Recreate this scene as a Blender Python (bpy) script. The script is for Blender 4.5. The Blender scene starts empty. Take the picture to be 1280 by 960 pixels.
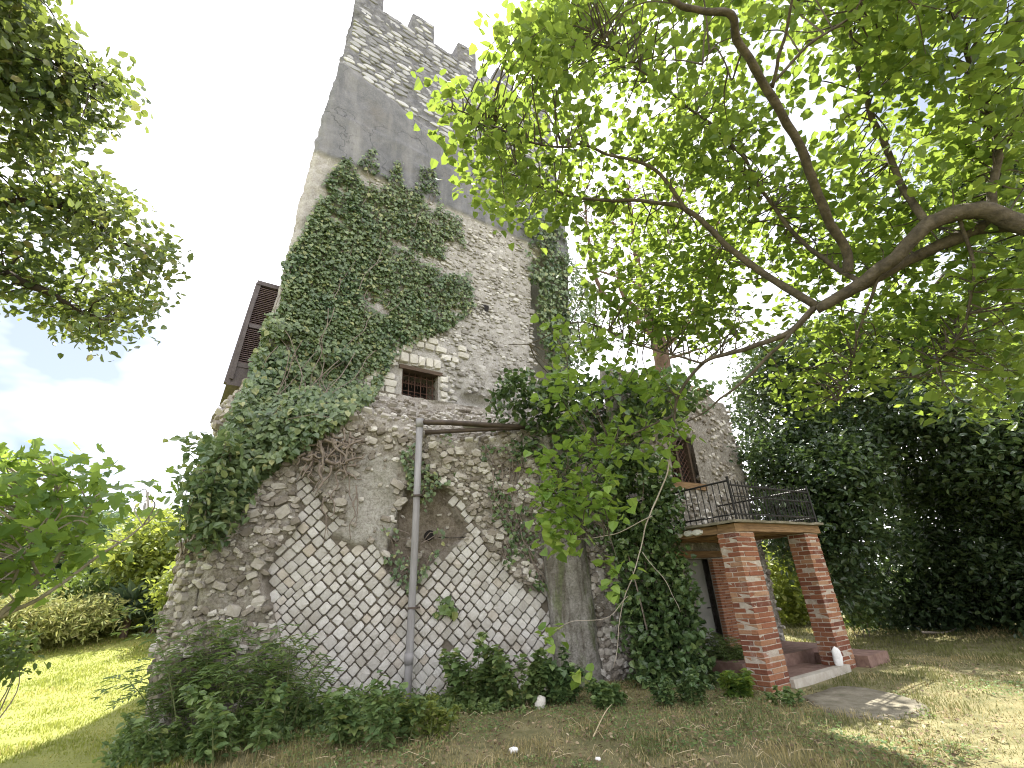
import bpy, math, random
import numpy as np
from mathutils import Vector, Matrix
random.seed(7); rng = np.random.default_rng(7)
SC = bpy.context.scene; COL = SC.collection
R_ = math.radians

# ------------------------------------------------------------------ camera
F = 590.0; VPX, VPY = 558.0, -875.0; CAMH = 1.6
def nz(v): return v / np.linalg.norm(v)
_up = nz(np.array([(VPX-640)/F, -(VPY-480)/F, -1.0]))
_Y = nz(np.array([0, 0, -1.0]) - _up*(-_up[2])); _X = np.cross(_Y, _up)
RM = np.array([_X, _Y, _up]); C0 = np.array([0, 0, CAMH])
cam = bpy.data.cameras.new('camera'); camo = bpy.data.objects.new('camera', cam); COL.objects.link(camo)
M = Matrix([list(RM[i]) + [C0[i]] for i in range(3)] + [[0, 0, 0, 1]]); camo.matrix_world = M
cam.sensor_width = 36; cam.lens = 36*F/1280; cam.clip_end = 3000; cam.clip_start = 0.05
SC.camera = camo
# ------------------------------------------------------------------ light
SUN_EL, SUN_AZ = 65.0, -8.0
w = bpy.data.worlds.new('World'); SC.world = w; w.use_nodes = True
nt = w.node_tree; nt.nodes.clear()
def N(t, typ, **kw):
    n = t.nodes.new(typ)
    for k, v in kw.items(): setattr(n, k, v)
    return n
out = N(nt, 'ShaderNodeOutputWorld'); bg = N(nt, 'ShaderNodeBackground'); bg.inputs[1].default_value = 0.05
sky = N(nt, 'ShaderNodeTexSky', sky_type='NISHITA'); sky.sun_disc = False
sky.sun_elevation = R_(SUN_EL); sky.sun_rotation = R_(SUN_AZ); sky.dust_density = 2.0; sky.air_density = 1.0
tc = N(nt, 'ShaderNodeTexCoord'); ns = N(nt, 'ShaderNodeTexNoise'); ns.inputs['Scale'].default_value = 2.3; ns.inputs['Detail'].default_value = 5; ns.inputs['Roughness'].default_value = .55
mp = N(nt, 'ShaderNodeMapping'); mp.inputs['Scale'].default_value = (1, 1, 1.8); mp.inputs['Location'].default_value = (0.35, 0.1, 0.4)
cr = N(nt, 'ShaderNodeValToRGB'); cr.color_ramp.elements[0].position = .30; cr.color_ramp.elements[1].position = .46
mx = N(nt, 'ShaderNodeMixRGB'); mx.inputs[2].default_value = (18.2, 18.0, 19.2, 1)
nt.links.new(tc.outputs['Generated'], mp.inputs[0]); nt.links.new(mp.outputs[0], ns.inputs['Vector'])
nt.links.new(ns.outputs[0], cr.inputs[0])
def hole(px, py, r0, r1, src):
    # a gap between the clouds where the blue shows through
    d = RM @ np.array([(px-640)/F, -(py-480)/F, -1.0]); d = d/np.linalg.norm(d)
    dp = N(nt, 'ShaderNodeVectorMath', operation='DOT_PRODUCT'); nt.links.new(tc.outputs['Generated'], dp.inputs[0]); dp.inputs[1].default_value = tuple(d)
    ad = N(nt, 'ShaderNodeMath', operation='MULTIPLY_ADD'); nt.links.new(ns.outputs[0], ad.inputs[0]); ad.inputs[1].default_value = .22; nt.links.new(dp.outputs['Value'], ad.inputs[2])
    mr = N(nt, 'ShaderNodeMapRange'); mr.inputs[1].default_value = math.cos(R_(r1))+.11; mr.inputs[2].default_value = math.cos(R_(r0))+.11; mr.inputs[3].default_value = 1; mr.inputs[4].default_value = .12
    nt.links.new(ad.outputs[0], mr.inputs[0]); ml = N(nt, 'ShaderNodeMath', operation='MULTIPLY'); nt.links.new(src, ml.inputs[0]); nt.links.new(mr.outputs[0], ml.inputs[1]); return ml.outputs[0]
cov = hole(-20, 510, 5, 22, cr.outputs[0]); cov = hole(1260, 120, 6, 26, cov)
nt.links.new(cov, mx.inputs[0]); nt.links.new(sky.outputs[0], mx.inputs[1])
nt.links.new(mx.outputs[0], bg.inputs[0]); nt.links.new(bg.outputs[0], out.inputs[0])
sd = bpy.data.lights.new('sun', 'SUN'); sd.energy = 5.0; sd.angle = R_(0.53); sd.color = (1, .95, .86)
so = bpy.data.objects.new('sun', sd); COL.objects.link(so)
sv = Vector((math.sin(R_(SUN_AZ))*math.cos(R_(SUN_EL)), math.cos(R_(SUN_AZ))*math.cos(R_(SUN_EL)), math.sin(R_(SUN_EL))))
so.rotation_euler = sv.to_track_quat('Z', 'Y').to_euler(); so.location = (0, 0, 60)
SC.view_settings.view_transform = 'Standard'; SC.view_settings.look = 'None'; SC.view_settings.exposure = 1.75; SC.view_settings.gamma = 1
SC.cycles.max_bounces = 7; SC.cycles.diffuse_bounces = 4; SC.cycles.transmission_bounces = 4; SC.cycles.use_denoising = True; SC.cycles.filter_width = 1.1

# ------------------------------------------------------------------ maths helpers
def ray(x, y): return nz(RM @ np.array([(x-640)/F, -(y-480)/F, -1.0]))
def pt(x, y, d): return C0 + ray(x, y)*d
def rays(px):
    px = np.asarray(px, float); v = np.stack([(px[:, 0]-640)/F, -(px[:, 1]-480)/F, -np.ones(len(px))], 1) @ RM.T
    return v/np.linalg.norm(v, axis=1, keepdims=True)
def proj(P):
    q = (np.asarray(P)-C0) @ RM; z = np.where(-q[:, 2] > .05, -q[:, 2], np.nan)
    return np.stack([640+F*q[:, 0]/z, 480-F*q[:, 1]/z], 1)
def inpoly(P, poly):
    x, y = P[:, 0], P[:, 1]; r = np.zeros(len(P), bool); n = len(poly)
    for i in range(n):
        x1, y1 = poly[i]; x2, y2 = poly[(i+1) % n]
        if y1 == y2: continue
        c = ((y1 > y) != (y2 > y)) & (x < (x2-x1)*(y-y1)/(y2-y1)+x1); r ^= c
    return r
def sample_poly(poly, n):
    p = np.array(poly, float); lo, hi = p.min(0), p.max(0); o = []
    c = 0
    while c < n:
        q = lo+(hi-lo)*rng.random((n*2, 2)); q = q[inpoly(q, poly)]; o.append(q); c += len(q)
    return np.concatenate(o)[:n]
def _h(i, j, k, s):
    n = (i*374761393 + j*668265263 + k*2147483647 + s*1274126177) & 0xffffffff
    n = ((n ^ (n >> 13))*1274126177) & 0xffffffff
    return ((n ^ (n >> 16)) & 0xffff)/65535.0
def vnoise(P, s=0):
    P = np.asarray(P, float); f = np.floor(P).astype(np.int64); t = P-f; t = t*t*(3-2*t); r = 0
    for a in (0, 1):
        for b in (0, 1):
            for c in (0, 1):
                wgt = (t[:, 0] if a else 1-t[:, 0])*(t[:, 1] if b else 1-t[:, 1])*(t[:, 2] if c else 1-t[:, 2])
                r = r+wgt*_h(f[:, 0]+a, f[:, 1]+b, f[:, 2]+c, s)
    return r
def fbm(P, sc, oct=4, s=0):
    r = 0; a = .5; P = np.asarray(P)*sc
    for o in range(oct): r = r+a*(vnoise(P, s+o)-.5)*2; a *= .5; P = P*2.03
    return r
def sstep(a, b, x): t = np.clip((x-a)/(b-a), 0, 1); return t*t*(3-2*t)
def gh(x, y):
    """ground height"""
    x = np.asarray(x, float); y = np.asarray(y, float)
    l = sstep(-4.5, -9, x)*sstep(9, 25, y)*1.60
    P = np.stack([x, y, np.zeros_like(x)], -1).reshape(-1, 3)
    return l + (fbm(P, .45, 3, 3)*.07*np.clip((np.hypot(P[:, 0], P[:, 1])-1)/6, 0, 1)).reshape(x.shape)
def ghs(x, y): return float(gh(np.array([x]), np.array([y]))[0])

# ------------------------------------------------------------------ mesh helpers
class MB:
    def __init__(s): s.V = []; s.F = []; s.n = 0; s.R = []
    def add(s, V, F, rnd=None):
        V = np.asarray(V, float).reshape(-1, 3)
        Fs = F if isinstance(F, list) and len(F) and isinstance(F[0], np.ndarray) and F[0].ndim == 2 else [np.asarray(F)]
        for f in Fs:
            s.F.append(f.astype(np.int64)+s.n)
            if rnd is None: s.R.append(np.full(len(f), random.random()))
            else: s.R.append(np.broadcast_to(np.asarray(rnd, float), (len(f),)) if np.ndim(rnd) == 0 else np.asarray(rnd)[:len(f)] if len(rnd) >= len(f) else np.resize(rnd, len(f)))
        s.V.append(V); s.n += len(V)
    def data(s, name, mat, org=(0, 0, 0), smooth=False):
        V = np.concatenate(s.V)-np.asarray(org); me = bpy.data.meshes.new(name)
        me.vertices.add(len(V)); me.vertices.foreach_set('co', V.astype(np.float32).ravel())
        tot = np.concatenate([np.full(len(f), f.shape[1]) for f in s.F]); idx = np.concatenate([f.ravel() for f in s.F])
        st = np.concatenate([[0], np.cumsum(tot)[:-1]])
        me.loops.add(len(idx)); me.loops.foreach_set('vertex_index', idx.astype(np.int32))
        me.polygons.add(len(tot)); me.polygons.foreach_set('loop_start', st.astype(np.int32)); me.polygons.foreach_set('loop_total', tot.astype(np.int32))
        me.polygons.foreach_set('use_smooth', np.full(len(tot), smooth))
        a = me.attributes.new('rnd', 'FLOAT', 'FACE'); a.data.foreach_set('value', np.concatenate(s.R).astype(np.float32))
        me.update(calc_edges=True); me.validate()
        if mat: me.materials.append(mat)
        return me
    def build(s, name, mat, parent=None, smooth=False, kind=None, label=None):
        if not s.V: return None
        org = worldloc(parent) if parent else np.zeros(3)
        o = bpy.data.objects.new(name, s.data(name, mat, org, smooth)); COL.objects.link(o)
        if parent: o.parent = parent
        if kind: o['kind'] = kind
        if label: o['label'] = label
        return o
def worldloc(o):
    l = np.zeros(3)
    while o: l = l+np.array(o.location); o = o.parent
    return l
def tag(o, label=None, cat=None, group=None, kind=None):
    if label: o['label'] = label
    if cat: o['category'] = cat
    if group: o['group'] = group
    if kind: o['kind'] = kind
    return o
def thing(name, label, cat, loc, group=None):
    o = bpy.data.objects.new(name, None); COL.objects.link(o); o.location = Vector([float(v) for v in loc]); o.empty_display_size = .2
    return tag(o, label, cat, group)
def box(mb, x0, x1, y0, y1, z0, z1, fr=None, rnd=None):
    V = np.array([[x, y, z] for z in (z0, z1) for y in (y0, y1) for x in (x0, x1)], float)
    if fr is not None: V = fr(V)
    mb.add(V, np.array([[0, 2, 3, 1], [4, 5, 7, 6], [0, 1, 5, 4], [2, 6, 7, 3], [0, 4, 6, 2], [1, 3, 7, 5]]), rnd)
def tube(mb, pts, r, n=6, cap=True, rnd=None, jit=0):
    P = np.asarray(pts, float); m = len(P); r = np.broadcast_to(np.asarray(r, float), (m,)) if np.ndim(r) == 0 else np.asarray(r, float)
    T = np.gradient(P, axis=0); T /= np.linalg.norm(T, axis=1, keepdims=True)+1e-9
    a = np.array([0, 0, 1.0]) if abs(T[0][2]) < .9 else np.array([1.0, 0, 0]); V = []
    for i in range(m):
        a = a-T[i]*a.dot(T[i]); a /= np.linalg.norm(a)+1e-9; b = np.cross(T[i], a)
        for k in range(n):
            th = 2*math.pi*k/n; rr = r[i]*(1+jit*(random.random()-.5)); V.append(P[i]+(a*math.cos(th)+b*math.sin(th))*rr)
    Fq = [[i*n+k, i*n+(k+1) % n, (i+1)*n+(k+1) % n, (i+1)*n+k] for i in range(m-1) for k in range(n)]
    Fs = [np.array(Fq)]
    if cap: Fs.append(np.array([list(range(n))[::-1], [(m-1)*n+k for k in range(n)]]))
    mb.add(np.array(V), Fs, rnd if rnd is not None else random.random())
def smooth_path(P, n=5):
    P = np.asarray(P, float)
    if len(P) < 3: return P
    o = []
    Q = np.vstack([2*P[0]-P[1], P, 2*P[-1]-P[-2]])
    for i in range(1, len(Q)-2):
        for t in np.linspace(0, 1, n, endpoint=False):
            a, b, c, d = Q[i-1], Q[i], Q[i+1], Q[i+2]
            o.append(.5*((2*b)+(-a+c)*t+(2*a-5*b+4*c-d)*t*t+(-a+3*b-3*c+d)*t**3))
    o.append(P[-1]); return np.array(o)

# ------------------------------------------------------------------ materials
def newmat(name):
    m = bpy.data.materials.new(name); m.use_nodes = True; t = m.node_tree; t.nodes.clear()
    o = N(t, 'ShaderNodeOutputMaterial'); return m, t, o
def ramp(t, stops, src):
    r = N(t, 'ShaderNodeValToRGB'); e = r.color_ramp.elements
    while len(e) < len(stops): e.new(.5)
    for i, (p, c) in enumerate(stops): e[i].position = p; e[i].color = (*c, 1)
    t.links.new(src, r.inputs[0]); return r.outputs[0]
def noise(t, scale, detail=6, rough=.6, vec=None, stretch=None, loc=None):
    n = N(t, 'ShaderNodeTexNoise'); n.inputs['Scale'].default_value = scale; n.inputs['Detail'].default_value = detail; n.inputs['Roughness'].default_value = rough
    g = N(t, 'ShaderNodeNewGeometry'); src = g.outputs['Position']
    if stretch or loc:
        m = N(t, 'ShaderNodeMapping')
        if stretch: m.inputs['Scale'].default_value = stretch
        if loc: m.inputs['Location'].default_value = loc
        t.links.new(src, m.inputs[0]); src = m.outputs[0]
    t.links.new(src, n.inputs['Vector']); return n.outputs[0]
def mixc(t, f, a, b, mode='MIX'):
    m = N(t, 'ShaderNodeMixRGB', blend_type=mode)
    for i, v in ((0, f), (1, a), (2, b)):
        if hasattr(v, 'is_linked') or hasattr(v, 'links'): t.links.new(v, m.inputs[i])
        elif isinstance(v, (int, float)): m.inputs[i].default_value = v
        else: m.inputs[i].default_value = (*v, 1)
    return m.outputs[0]
def bump(t, h, strength=.5, dist=.02):
    b = N(t, 'ShaderNodeBump'); b.inputs['Strength'].default_value = strength; b.inputs['Distance'].default_value = dist
    t.links.new(h, b.inputs['Height']); return b.outputs[0]
def princ(t, o, col, rough=.9, nrm=None, metal=0, spec=.3):
    p = N(t, 'ShaderNodeBsdfPrincipled'); p.inputs['Roughness'].default_value = rough; p.inputs['Metallic'].default_value = metal
    p.inputs['Specular IOR Level'].default_value = spec
    if hasattr(col, 'links'): t.links.new(col, p.inputs['Base Color'])
    else: p.inputs['Base Color'].default_value = (*col, 1)
    if nrm is not None: t.links.new(nrm, p.inputs['Normal'])
    t.links.new(p.outputs[0], o.inputs[0]); return p
def rndval(t):
    a = N(t, 'ShaderNodeAttribute'); a.attribute_name = 'rnd'; oi = N(t, 'ShaderNodeObjectInfo')
    s = N(t, 'ShaderNodeMath', operation='ADD'); t.links.new(a.outputs['Fac'], s.inputs[0]); t.links.new(oi.outputs['Random'], s.inputs[1])
    f = N(t, 'ShaderNodeMath', operation='FRACT'); t.links.new(s.outputs[0], f.inputs[0]); return f.outputs[0]
def attr(t, nm):
    a = N(t, 'ShaderNodeAttribute'); a.attribute_name = nm; return a.outputs['Fac']
def leaf_mat(name, stops, trans=(.35, .5, .06), tf=.45, rough=.45, spec=.35, scale=1.2):
    m, t, o = newmat(name); c = ramp(t, stops, rndval(t))
    n = noise(t, scale, 2); c = mixc(t, .22, c, ramp(t, [(.3, tuple(v*.55 for v in stops[0][1])), (.7, stops[-1][1])], n))
    p = N(t, 'ShaderNodeBsdfPrincipled'); p.inputs['Roughness'].default_value = rough; p.inputs['Specular IOR Level'].default_value = spec
    t.links.new(c, p.inputs['Base Color'])
    tr = N(t, 'ShaderNodeBsdfTranslucent'); tcol = mixc(t, .45, trans, c, 'MIX'); t.links.new(tcol, tr.inputs[0])
    ms = N(t, 'ShaderNodeMixShader'); ms.inputs[0].default_value = tf
    t.links.new(p.outputs[0], ms.inputs[1]); t.links.new(tr.outputs[0], ms.inputs[2]); t.links.new(ms.outputs[0], o.inputs[0]); return m
def stone_mat(name, stops, dirt=(.16, .14, .11), dirtamt=.5, b=.6):
    m, t, o = newmat(name); c = ramp(t, stops, rndval(t))
    c = mixc(t, .5, c, ramp(t, [(.3, (.55, .52, .47)), (.7, (1, 1, 1))], noise(t, 22, 5, .7)), 'MULTIPLY')
    f = ramp(t, [(.48, (0, 0, 0)), (.72, (dirtamt,)*3)], noise(t, 2.2, 6, .65)); c = mixc(t, f, c, dirt)
    h = noise(t, 60, 6, .7); princ(t, o, c, .92, bump(t, h, b, .015)); return m

MT = {}
MT['retic'] = stone_mat('pale tuff', [(0, (.40, .385, .355)), (.4, (.52, .505, .475)), (.8, (.61, .60, .575)), (1, (.45, .405, .345))], (.22, .19, .14), .55)
MT['rubble'] = stone_mat('rubble stone', [(0, (.17, .15, .125)), (.35, (.31, .28, .24)), (.7, (.44, .415, .37)), (1, (.63, .61, .57))], (.15, .12, .085), .6)
MT['topstone'] = stone_mat('grey limestone', [(0, (.20, .203, .225)), (.5, (.36, .365, .39)), (1, (.59, .595, .62))], (.15, .15, .155), .5)
MT['facing'] = stone_mat('pale facing stone', [(0, (.26, .245, .225)), (.4, (.38, .365, .34)), (.75, (.50, .485, .455)), (1, (.64, .625, .59))], (.2, .18, .15), .45)
MT['whitestone'] = stone_mat('white limestone', [(0, (.5, .48, .43)), (1, (.66, .64, .58))], (.3, .27, .2), .4)
MT['white'] = stone_mat('white painted stone', [(0, (.75, .75, .73)), (1, (.85, .85, .83))], (.5, .5, .46), .2, .2)
def m_tower():
    m, t, o = newmat('tower render'); z = N(t, 'ShaderNodeSeparateXYZ'); g = N(t, 'ShaderNodeNewGeometry'); t.links.new(g.outputs['Position'], z.inputs[0])
    mort = ramp(t, [(.25, (.22, .20, .17)), (.42, (.36, .34, .31)), (.58, (.46, .445, .415)), (.75, (.56, .545, .515))], noise(t, 6, 12, .8))
    mort = mixc(t, .6, mort, ramp(t, [(.35, (.5, .47, .42)), (.62, (1, 1, 1))], noise(t, 30, 4, .7)), 'MULTIPLY')
    plas = ramp(t, [(.32, (.10, .102, .11)), (.45, (.165, .167, .175)), (.58, (.21, .21, .22)), (.7, (.33, .33, .335))], noise(t, 3.2, 15, .85))
    vo = N(t, 'ShaderNodeTexVoronoi', feature='DISTANCE_TO_EDGE'); vo.inputs['Scale'].default_value = .55; gp = N(t, 'ShaderNodeNewGeometry'); wv = N(t, 'ShaderNodeVectorMath', operation='MULTIPLY_ADD'); nn_ = N(t, 'ShaderNodeTexNoise'); nn_.inputs['Scale'].default_value = 1.4; nn_.inputs['Detail'].default_value = 6; t.links.new(gp.outputs['Position'], nn_.inputs['Vector']); t.links.new(nn_.outputs['Color'], wv.inputs[0]); wv.inputs[1].default_value = (1.6, 1.6, 1.6); t.links.new(gp.outputs['Position'], wv.inputs[2]); t.links.new(wv.outputs[0], vo.inputs['Vector'])
    plas = mixc(t, ramp(t, [(0, (.8,)*3), (.012, (0, 0, 0))], vo.outputs['Distance']), plas, (.06, .06, .065))
    plas = mixc(t, ramp(t, [(.5, (0, 0, 0)), (.62, (.6,)*3)], noise(t, 1.1, 8, .7, stretch=(1, 1, .25), loc=(9, 2, 1))), plas, (.115, .118, .125))
    plas = mixc(t, .5, plas, ramp(t, [(.4, (.6, .6, .6)), (.6, (1, 1, 1))], noise(t, 55, 3, .6)), 'MULTIPLY')
    plas = mixc(t, ramp(t, [(.5, (0, 0, 0)), (.75, (.45,)*3)], noise(t, 2.5, 5, .6, stretch=(1, 1, .15))), plas, (.33, .32, .31))
    top = ramp(t, [(.3, (.075, .075, .085)), (.5, (.15, .15, .16)), (.72, (.28, .277, .28))], noise(t, 5, 10, .78))
    c = mixc(t, attr(t, 'plaster'), mort, plas); c = mixc(t, attr(t, 'top'), c, top)
    c = mixc(t, ramp(t, [(.55, (0, 0, 0)), (.8, (.55,)*3)], noise(t, .9, 6, .65, loc=(4, 1, 3))), c, (.16, .14, .115))
    princ(t, o, c, .95, bump(t, noise(t, 24, 9, .75), .8, .04)); return m
MT['tower'] = m_tower()
def m_base():
    m, t, o = newmat('eroded roman concrete')
    c = ramp(t, [(.25, (.14, .12, .095)), (.42, (.27, .24, .20)), (.55, (.385, .36, .315)), (.75, (.52, .495, .45))], noise(t, 4.2, 13, .82))
    cem = ramp(t, [(.3, (.30, .285, .25)), (.55, (.42, .405, .365)), (.75, (.50, .485, .445))], noise(t, 3.5, 10, .75))
    c = mixc(t, attr(t, 'cement'), c, cem)
    hol = ramp(t, [(.3, (.13, .105, .08)), (.55, (.27, .235, .19)), (.75, (.42, .385, .33))], noise(t, 4, 12, .8)); c = mixc(t, attr(t, 'hollow'), c, hol)
    c = mixc(t, .75, c, ramp(t, [(.38, (.36, .32, .28)), (.55, (1, 1, 1))], noise(t, 22, 9, .8)), 'MULTIPLY')
    c = mixc(t, attr(t, 'joint'), c, (.19, .165, .13))
    c = mixc(t, ramp(t, [(.56, (0, 0, 0)), (.72, (.5,)*3)], noise(t, 1.7, 6, .7, loc=(2, 7, 3))), c, (.10, .105, .055))
    princ(t, o, c, .97, bump(t, noise(t, 20, 10, .78), .9, .05)); return m
MT['base'] = m_base()
def m_pier():
    m, t, o = newmat('lichened cement')
    c = ramp(t, [(.28, (.20, .185, .155)), (.48, (.33, .315, .28)), (.72, (.45, .435, .40))], noise(t, 5, 12, .75))
    s = noise(t, 3.2, 6, .65, stretch=(1.6, 1.6, .22)); c = mixc(t, ramp(t, [(.47, (0, 0, 0)), (.60, (.8,)*3)], s), c, (.13, .115, .085))
    s2 = noise(t, 4, 6, .65, stretch=(1.4, 1.4, .3), loc=(3, 3, 1)); c = mixc(t, ramp(t, [(.52, (0, 0, 0)), (.62, (.75,)*3)], s2), c, (.17, .20, .095))
    c = mixc(t, .75, c, ramp(t, [(.38, (.35, .33, .29)), (.56, (1, 1, 1))], noise(t, 24, 8, .8)), 'MULTIPLY')
    princ(t, o, c, .95, bump(t, noise(t, 18, 10, .8), 1.0, .06)); return m
MT['pier'] = m_pier()
def m_annex():
    m, t, o = newmat('annex rubble wall')
    c = ramp(t, [(.28, (.16, .14, .115)), (.48, (.27, .25, .215)), (.72, (.40, .38, .34))], noise(t, 5, 12, .78))
    c = mixc(t, .7, c, ramp(t, [(.36, (.4, .37, .33)), (.6, (1, 1, 1))], noise(t, 22, 4, .7)), 'MULTIPLY')
    princ(t, o, c, .95, bump(t, noise(t, 16, 9, .75), .9, .05)); return m
MT['annex'] = m_annex()
def m_simple(nm, c0, c1, sc=8, rough=.7, metal=0, st=None, b=.3, bd=.01, bs=40):
    m, t, o = newmat(nm); c = ramp(t, [(.3, c0), (.7, c1)], noise(t, sc, 7, .65, stretch=st)); princ(t, o, c, rough, bump(t, noise(t, bs, 5, .6, stretch=st), b, bd), metal); return m
MT['pipe'] = m_simple('weathered grey-brown pipe', (.175, .165, .162), (.29, .285, .285), 5, .55, 0, (2, 2, .3), .15)
MT['pipe2'] = m_simple('dark rusty pipe', (.035, .026, .022), (.09, .065, .05), 7, .6)
MT['iron'] = m_simple('black iron', (.012, .012, .013), (.03, .028, .027), 20, .5, .3)
MT['rust'] = m_simple('rusty iron', (.04, .022, .016), (.10, .05, .032), 20, .8)
MT['shut'] = m_simple('purple-brown shutter paint', (.20, .14, .16), (.28, .21, .23), 8, .5, 0, (1, 1, 6))
MT['shutfr'] = m_simple('dark brown frame', (.07, .055, .052), (.12, .10, .095), 8, .5)
MT['wood'] = m_simple('old timber', (.10, .058, .028), (.30, .19, .095), 6, .85, 0, (.5, .5, 7), .6, .015, 25)
MT['frame'] = m_simple('dark weathered timber', (.04, .028, .02), (.13, .09, .062), 8, .85, 0, (.5, .5, 7), .6, .015, 25)
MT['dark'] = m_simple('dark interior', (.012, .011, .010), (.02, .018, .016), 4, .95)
MT['slab'] = m_simple('mossy concrete', (.11, .10, .065), (.26, .235, .18), 5, .95, 0, None, .8, .03)
MT['terra'] = m_simple('terracotta tile', (.12, .07, .055), (.25, .165, .13), 7, .85, 0, None, .4)
MT['stepedge'] = m_simple('pale step edging', (.30, .27, .22), (.46, .43, .37), 6, .9)
MT['door'] = m_simple('faded grey-green door', (.15, .155, .135), (.23, .23, .205), 3, .6, 0, None, .1)
MT['glass'] = m_simple('dusty green glass', (.05, .07, .05), (.10, .13, .095), 3, .25, 0, None, .05)
MT['bark'] = m_simple('brown bark', (.032, .027, .020), (.12, .10, .072), 10, .95, 0, (1, 1, 1), .9, .02, 30)
MT['barkgrey'] = m_simple('pale bark', (.20, .17, .13), (.38, .34, .28), 10, .95, 0, None, .6, .01)
MT['barkred'] = m_simple('reddish pine bark', (.085, .06, .05), (.21, .145, .12), 8, .95, 0, None, .7, .02)
MT['barkdark'] = m_simple('dark bark', (.035, .028, .022), (.09, .075, .06), 8, .95, 0, None, .7, .02)
MT['root'] = m_simple('dry ivy stem', (.10, .078, .062), (.27, .225, .19), 14, .95, 0, None, .5)
MT['stem'] = m_simple('green stalk', (.07, .09, .03), (.14, .16, .06), 10, .8)
MT['pole'] = m_simple('concrete pole', (.34, .33, .33), (.46, .45, .44), 6, .9)
MT['straw'] = m_simple('dry stalk', (.36, .29, .17), (.55, .46, .30), 10, .9)
def m_brick(nm, stops, wh=.35):
    m, t, o = newmat(nm); c = ramp(t, stops, rndval(t))
    c = mixc(t, .5, c, ramp(t, [(.35, (.5, .45, .42)), (.65, (1, 1, 1))], noise(t, 25, 5, .7)), 'MULTIPLY')
    c = mixc(t, ramp(t, [(.56, (0, 0, 0)), (.74, (wh,)*3)], noise(t, 5, 7, .72)), c, (.42, .37, .33))
    princ(t, o, c, .92, bump(t, noise(t, 60, 5, .7), .5, .01)); return m
MT['brick'] = m_brick('red brick', [(0, (.14, .052, .033)), (.45, (.225, .086, .046)), (.8, (.30, .145, .078)), (1, (.33, .20, .12))], .5)
MT['brick2'] = m_brick('thin orange brick', [(0, (.25, .10, .055)), (.5, (.33, .145, .075)), (1, (.40, .21, .12))], .2)
MT['mortar'] = m_simple('lime mortar', (.28, .235, .19), (.46, .41, .345), 12, .97, 0, None, .7, .02)
# leaves
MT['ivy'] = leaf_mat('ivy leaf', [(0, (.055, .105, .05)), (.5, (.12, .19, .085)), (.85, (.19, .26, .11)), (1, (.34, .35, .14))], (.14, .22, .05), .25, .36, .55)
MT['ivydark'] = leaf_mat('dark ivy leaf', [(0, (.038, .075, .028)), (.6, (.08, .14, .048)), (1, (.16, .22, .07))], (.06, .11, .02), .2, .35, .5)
MT['near'] = leaf_mat('broad green leaf', [(0, (.026, .065, .018)), (.4, (.06, .13, .030)), (.75, (.12, .20, .04)), (1, (.22, .28, .05))], (.38, .49, .06), .48, .42, .45)
MT['young'] = leaf_mat('fresh young leaf', [(0, (.06, .13, .025)), (.45, (.13, .24, .045)), (.85, (.22, .34, .07)), (1, (.34, .42, .10))], (.40, .55, .06), .42, .4, .4)
MT['leftt'] = leaf_mat('glossy oval leaf', [(0, (.030, .070, .034)), (.5, (.062, .118, .046)), (.88, (.13, .19, .06)), (1, (.26, .22, .09))], (.36, .44, .06), .34, .32, .5)
MT['fig'] = leaf_mat('fig leaf', [(0, (.045, .10, .03)), (.5, (.095, .18, .045)), (1, (.18, .28, .07))], (.44, .58, .07), .52, .5, .35)
MT['darkt'] = leaf_mat('dark evergreen leaf', [(0, (.014, .030, .015)), (.5, (.032, .062, .028)), (.85, (.065, .11, .045)), (1, (.12, .16, .06))], (.14, .22, .04), .28, .35, .5)
MT['hedge'] = leaf_mat('yellow green hedge leaf', [(0, (.10, .15, .035)), (.5, (.16, .21, .045)), (1, (.23, .25, .07))], (.42, .48, .06), .4, .5)
MT['shrub'] = leaf_mat('mid green shrub leaf', [(0, (.05, .09, .025)), (.6, (.09, .14, .04)), (1, (.14, .18, .06))], (.28, .38, .05), .35, .5)
MT['weed'] = leaf_mat('weed leaf', [(0, (.06, .12, .045)), (.5, (.135, .215, .08)), (.88, (.20, .285, .10)), (1, (.24, .26, .08))], (.24, .34, .05), .38, .45)
MT['litter'] = leaf_mat('dead leaf', [(0, (.06, .04, .022)), (.5, (.15, .10, .055)), (.85, (.28, .20, .11)), (1, (.42, .36, .24))], (.2, .15, .06), .1, .8)
MT['farleaf'] = leaf_mat('far tree leaf', [(0, (.06, .10, .06)), (1, (.11, .16, .09))], (.2, .3, .1), .3, .6)
MT['yucca'] = leaf_mat('yucca blade', [(0, (.05, .085, .05)), (1, (.11, .15, .085))], (.15, .22, .06), .2, .4)
MT['reed'] = leaf_mat('dry reed', [(0, (.17, .22, .06)), (.6, (.29, .32, .10)), (1, (.44, .42, .2))], (.4, .36, .12), .3, .7)
MT['grassg'] = leaf_mat('lawn blade', [(0, (.16, .21, .035)), (.5, (.24, .28, .05)), (.85, (.33, .34, .08)), (1, (.46, .38, .17))], (.40, .44, .06), .35, .6, .2)
MT['grassd'] = leaf_mat('dry grass blade', [(0, (.055, .085, .022)), (.35, (.12, .145, .04)), (.6, (.22, .20, .08)), (.8, (.36, .30, .14)), (1, (.48, .40, .22))], (.34, .30, .10), .3, .7, .2)
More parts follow.
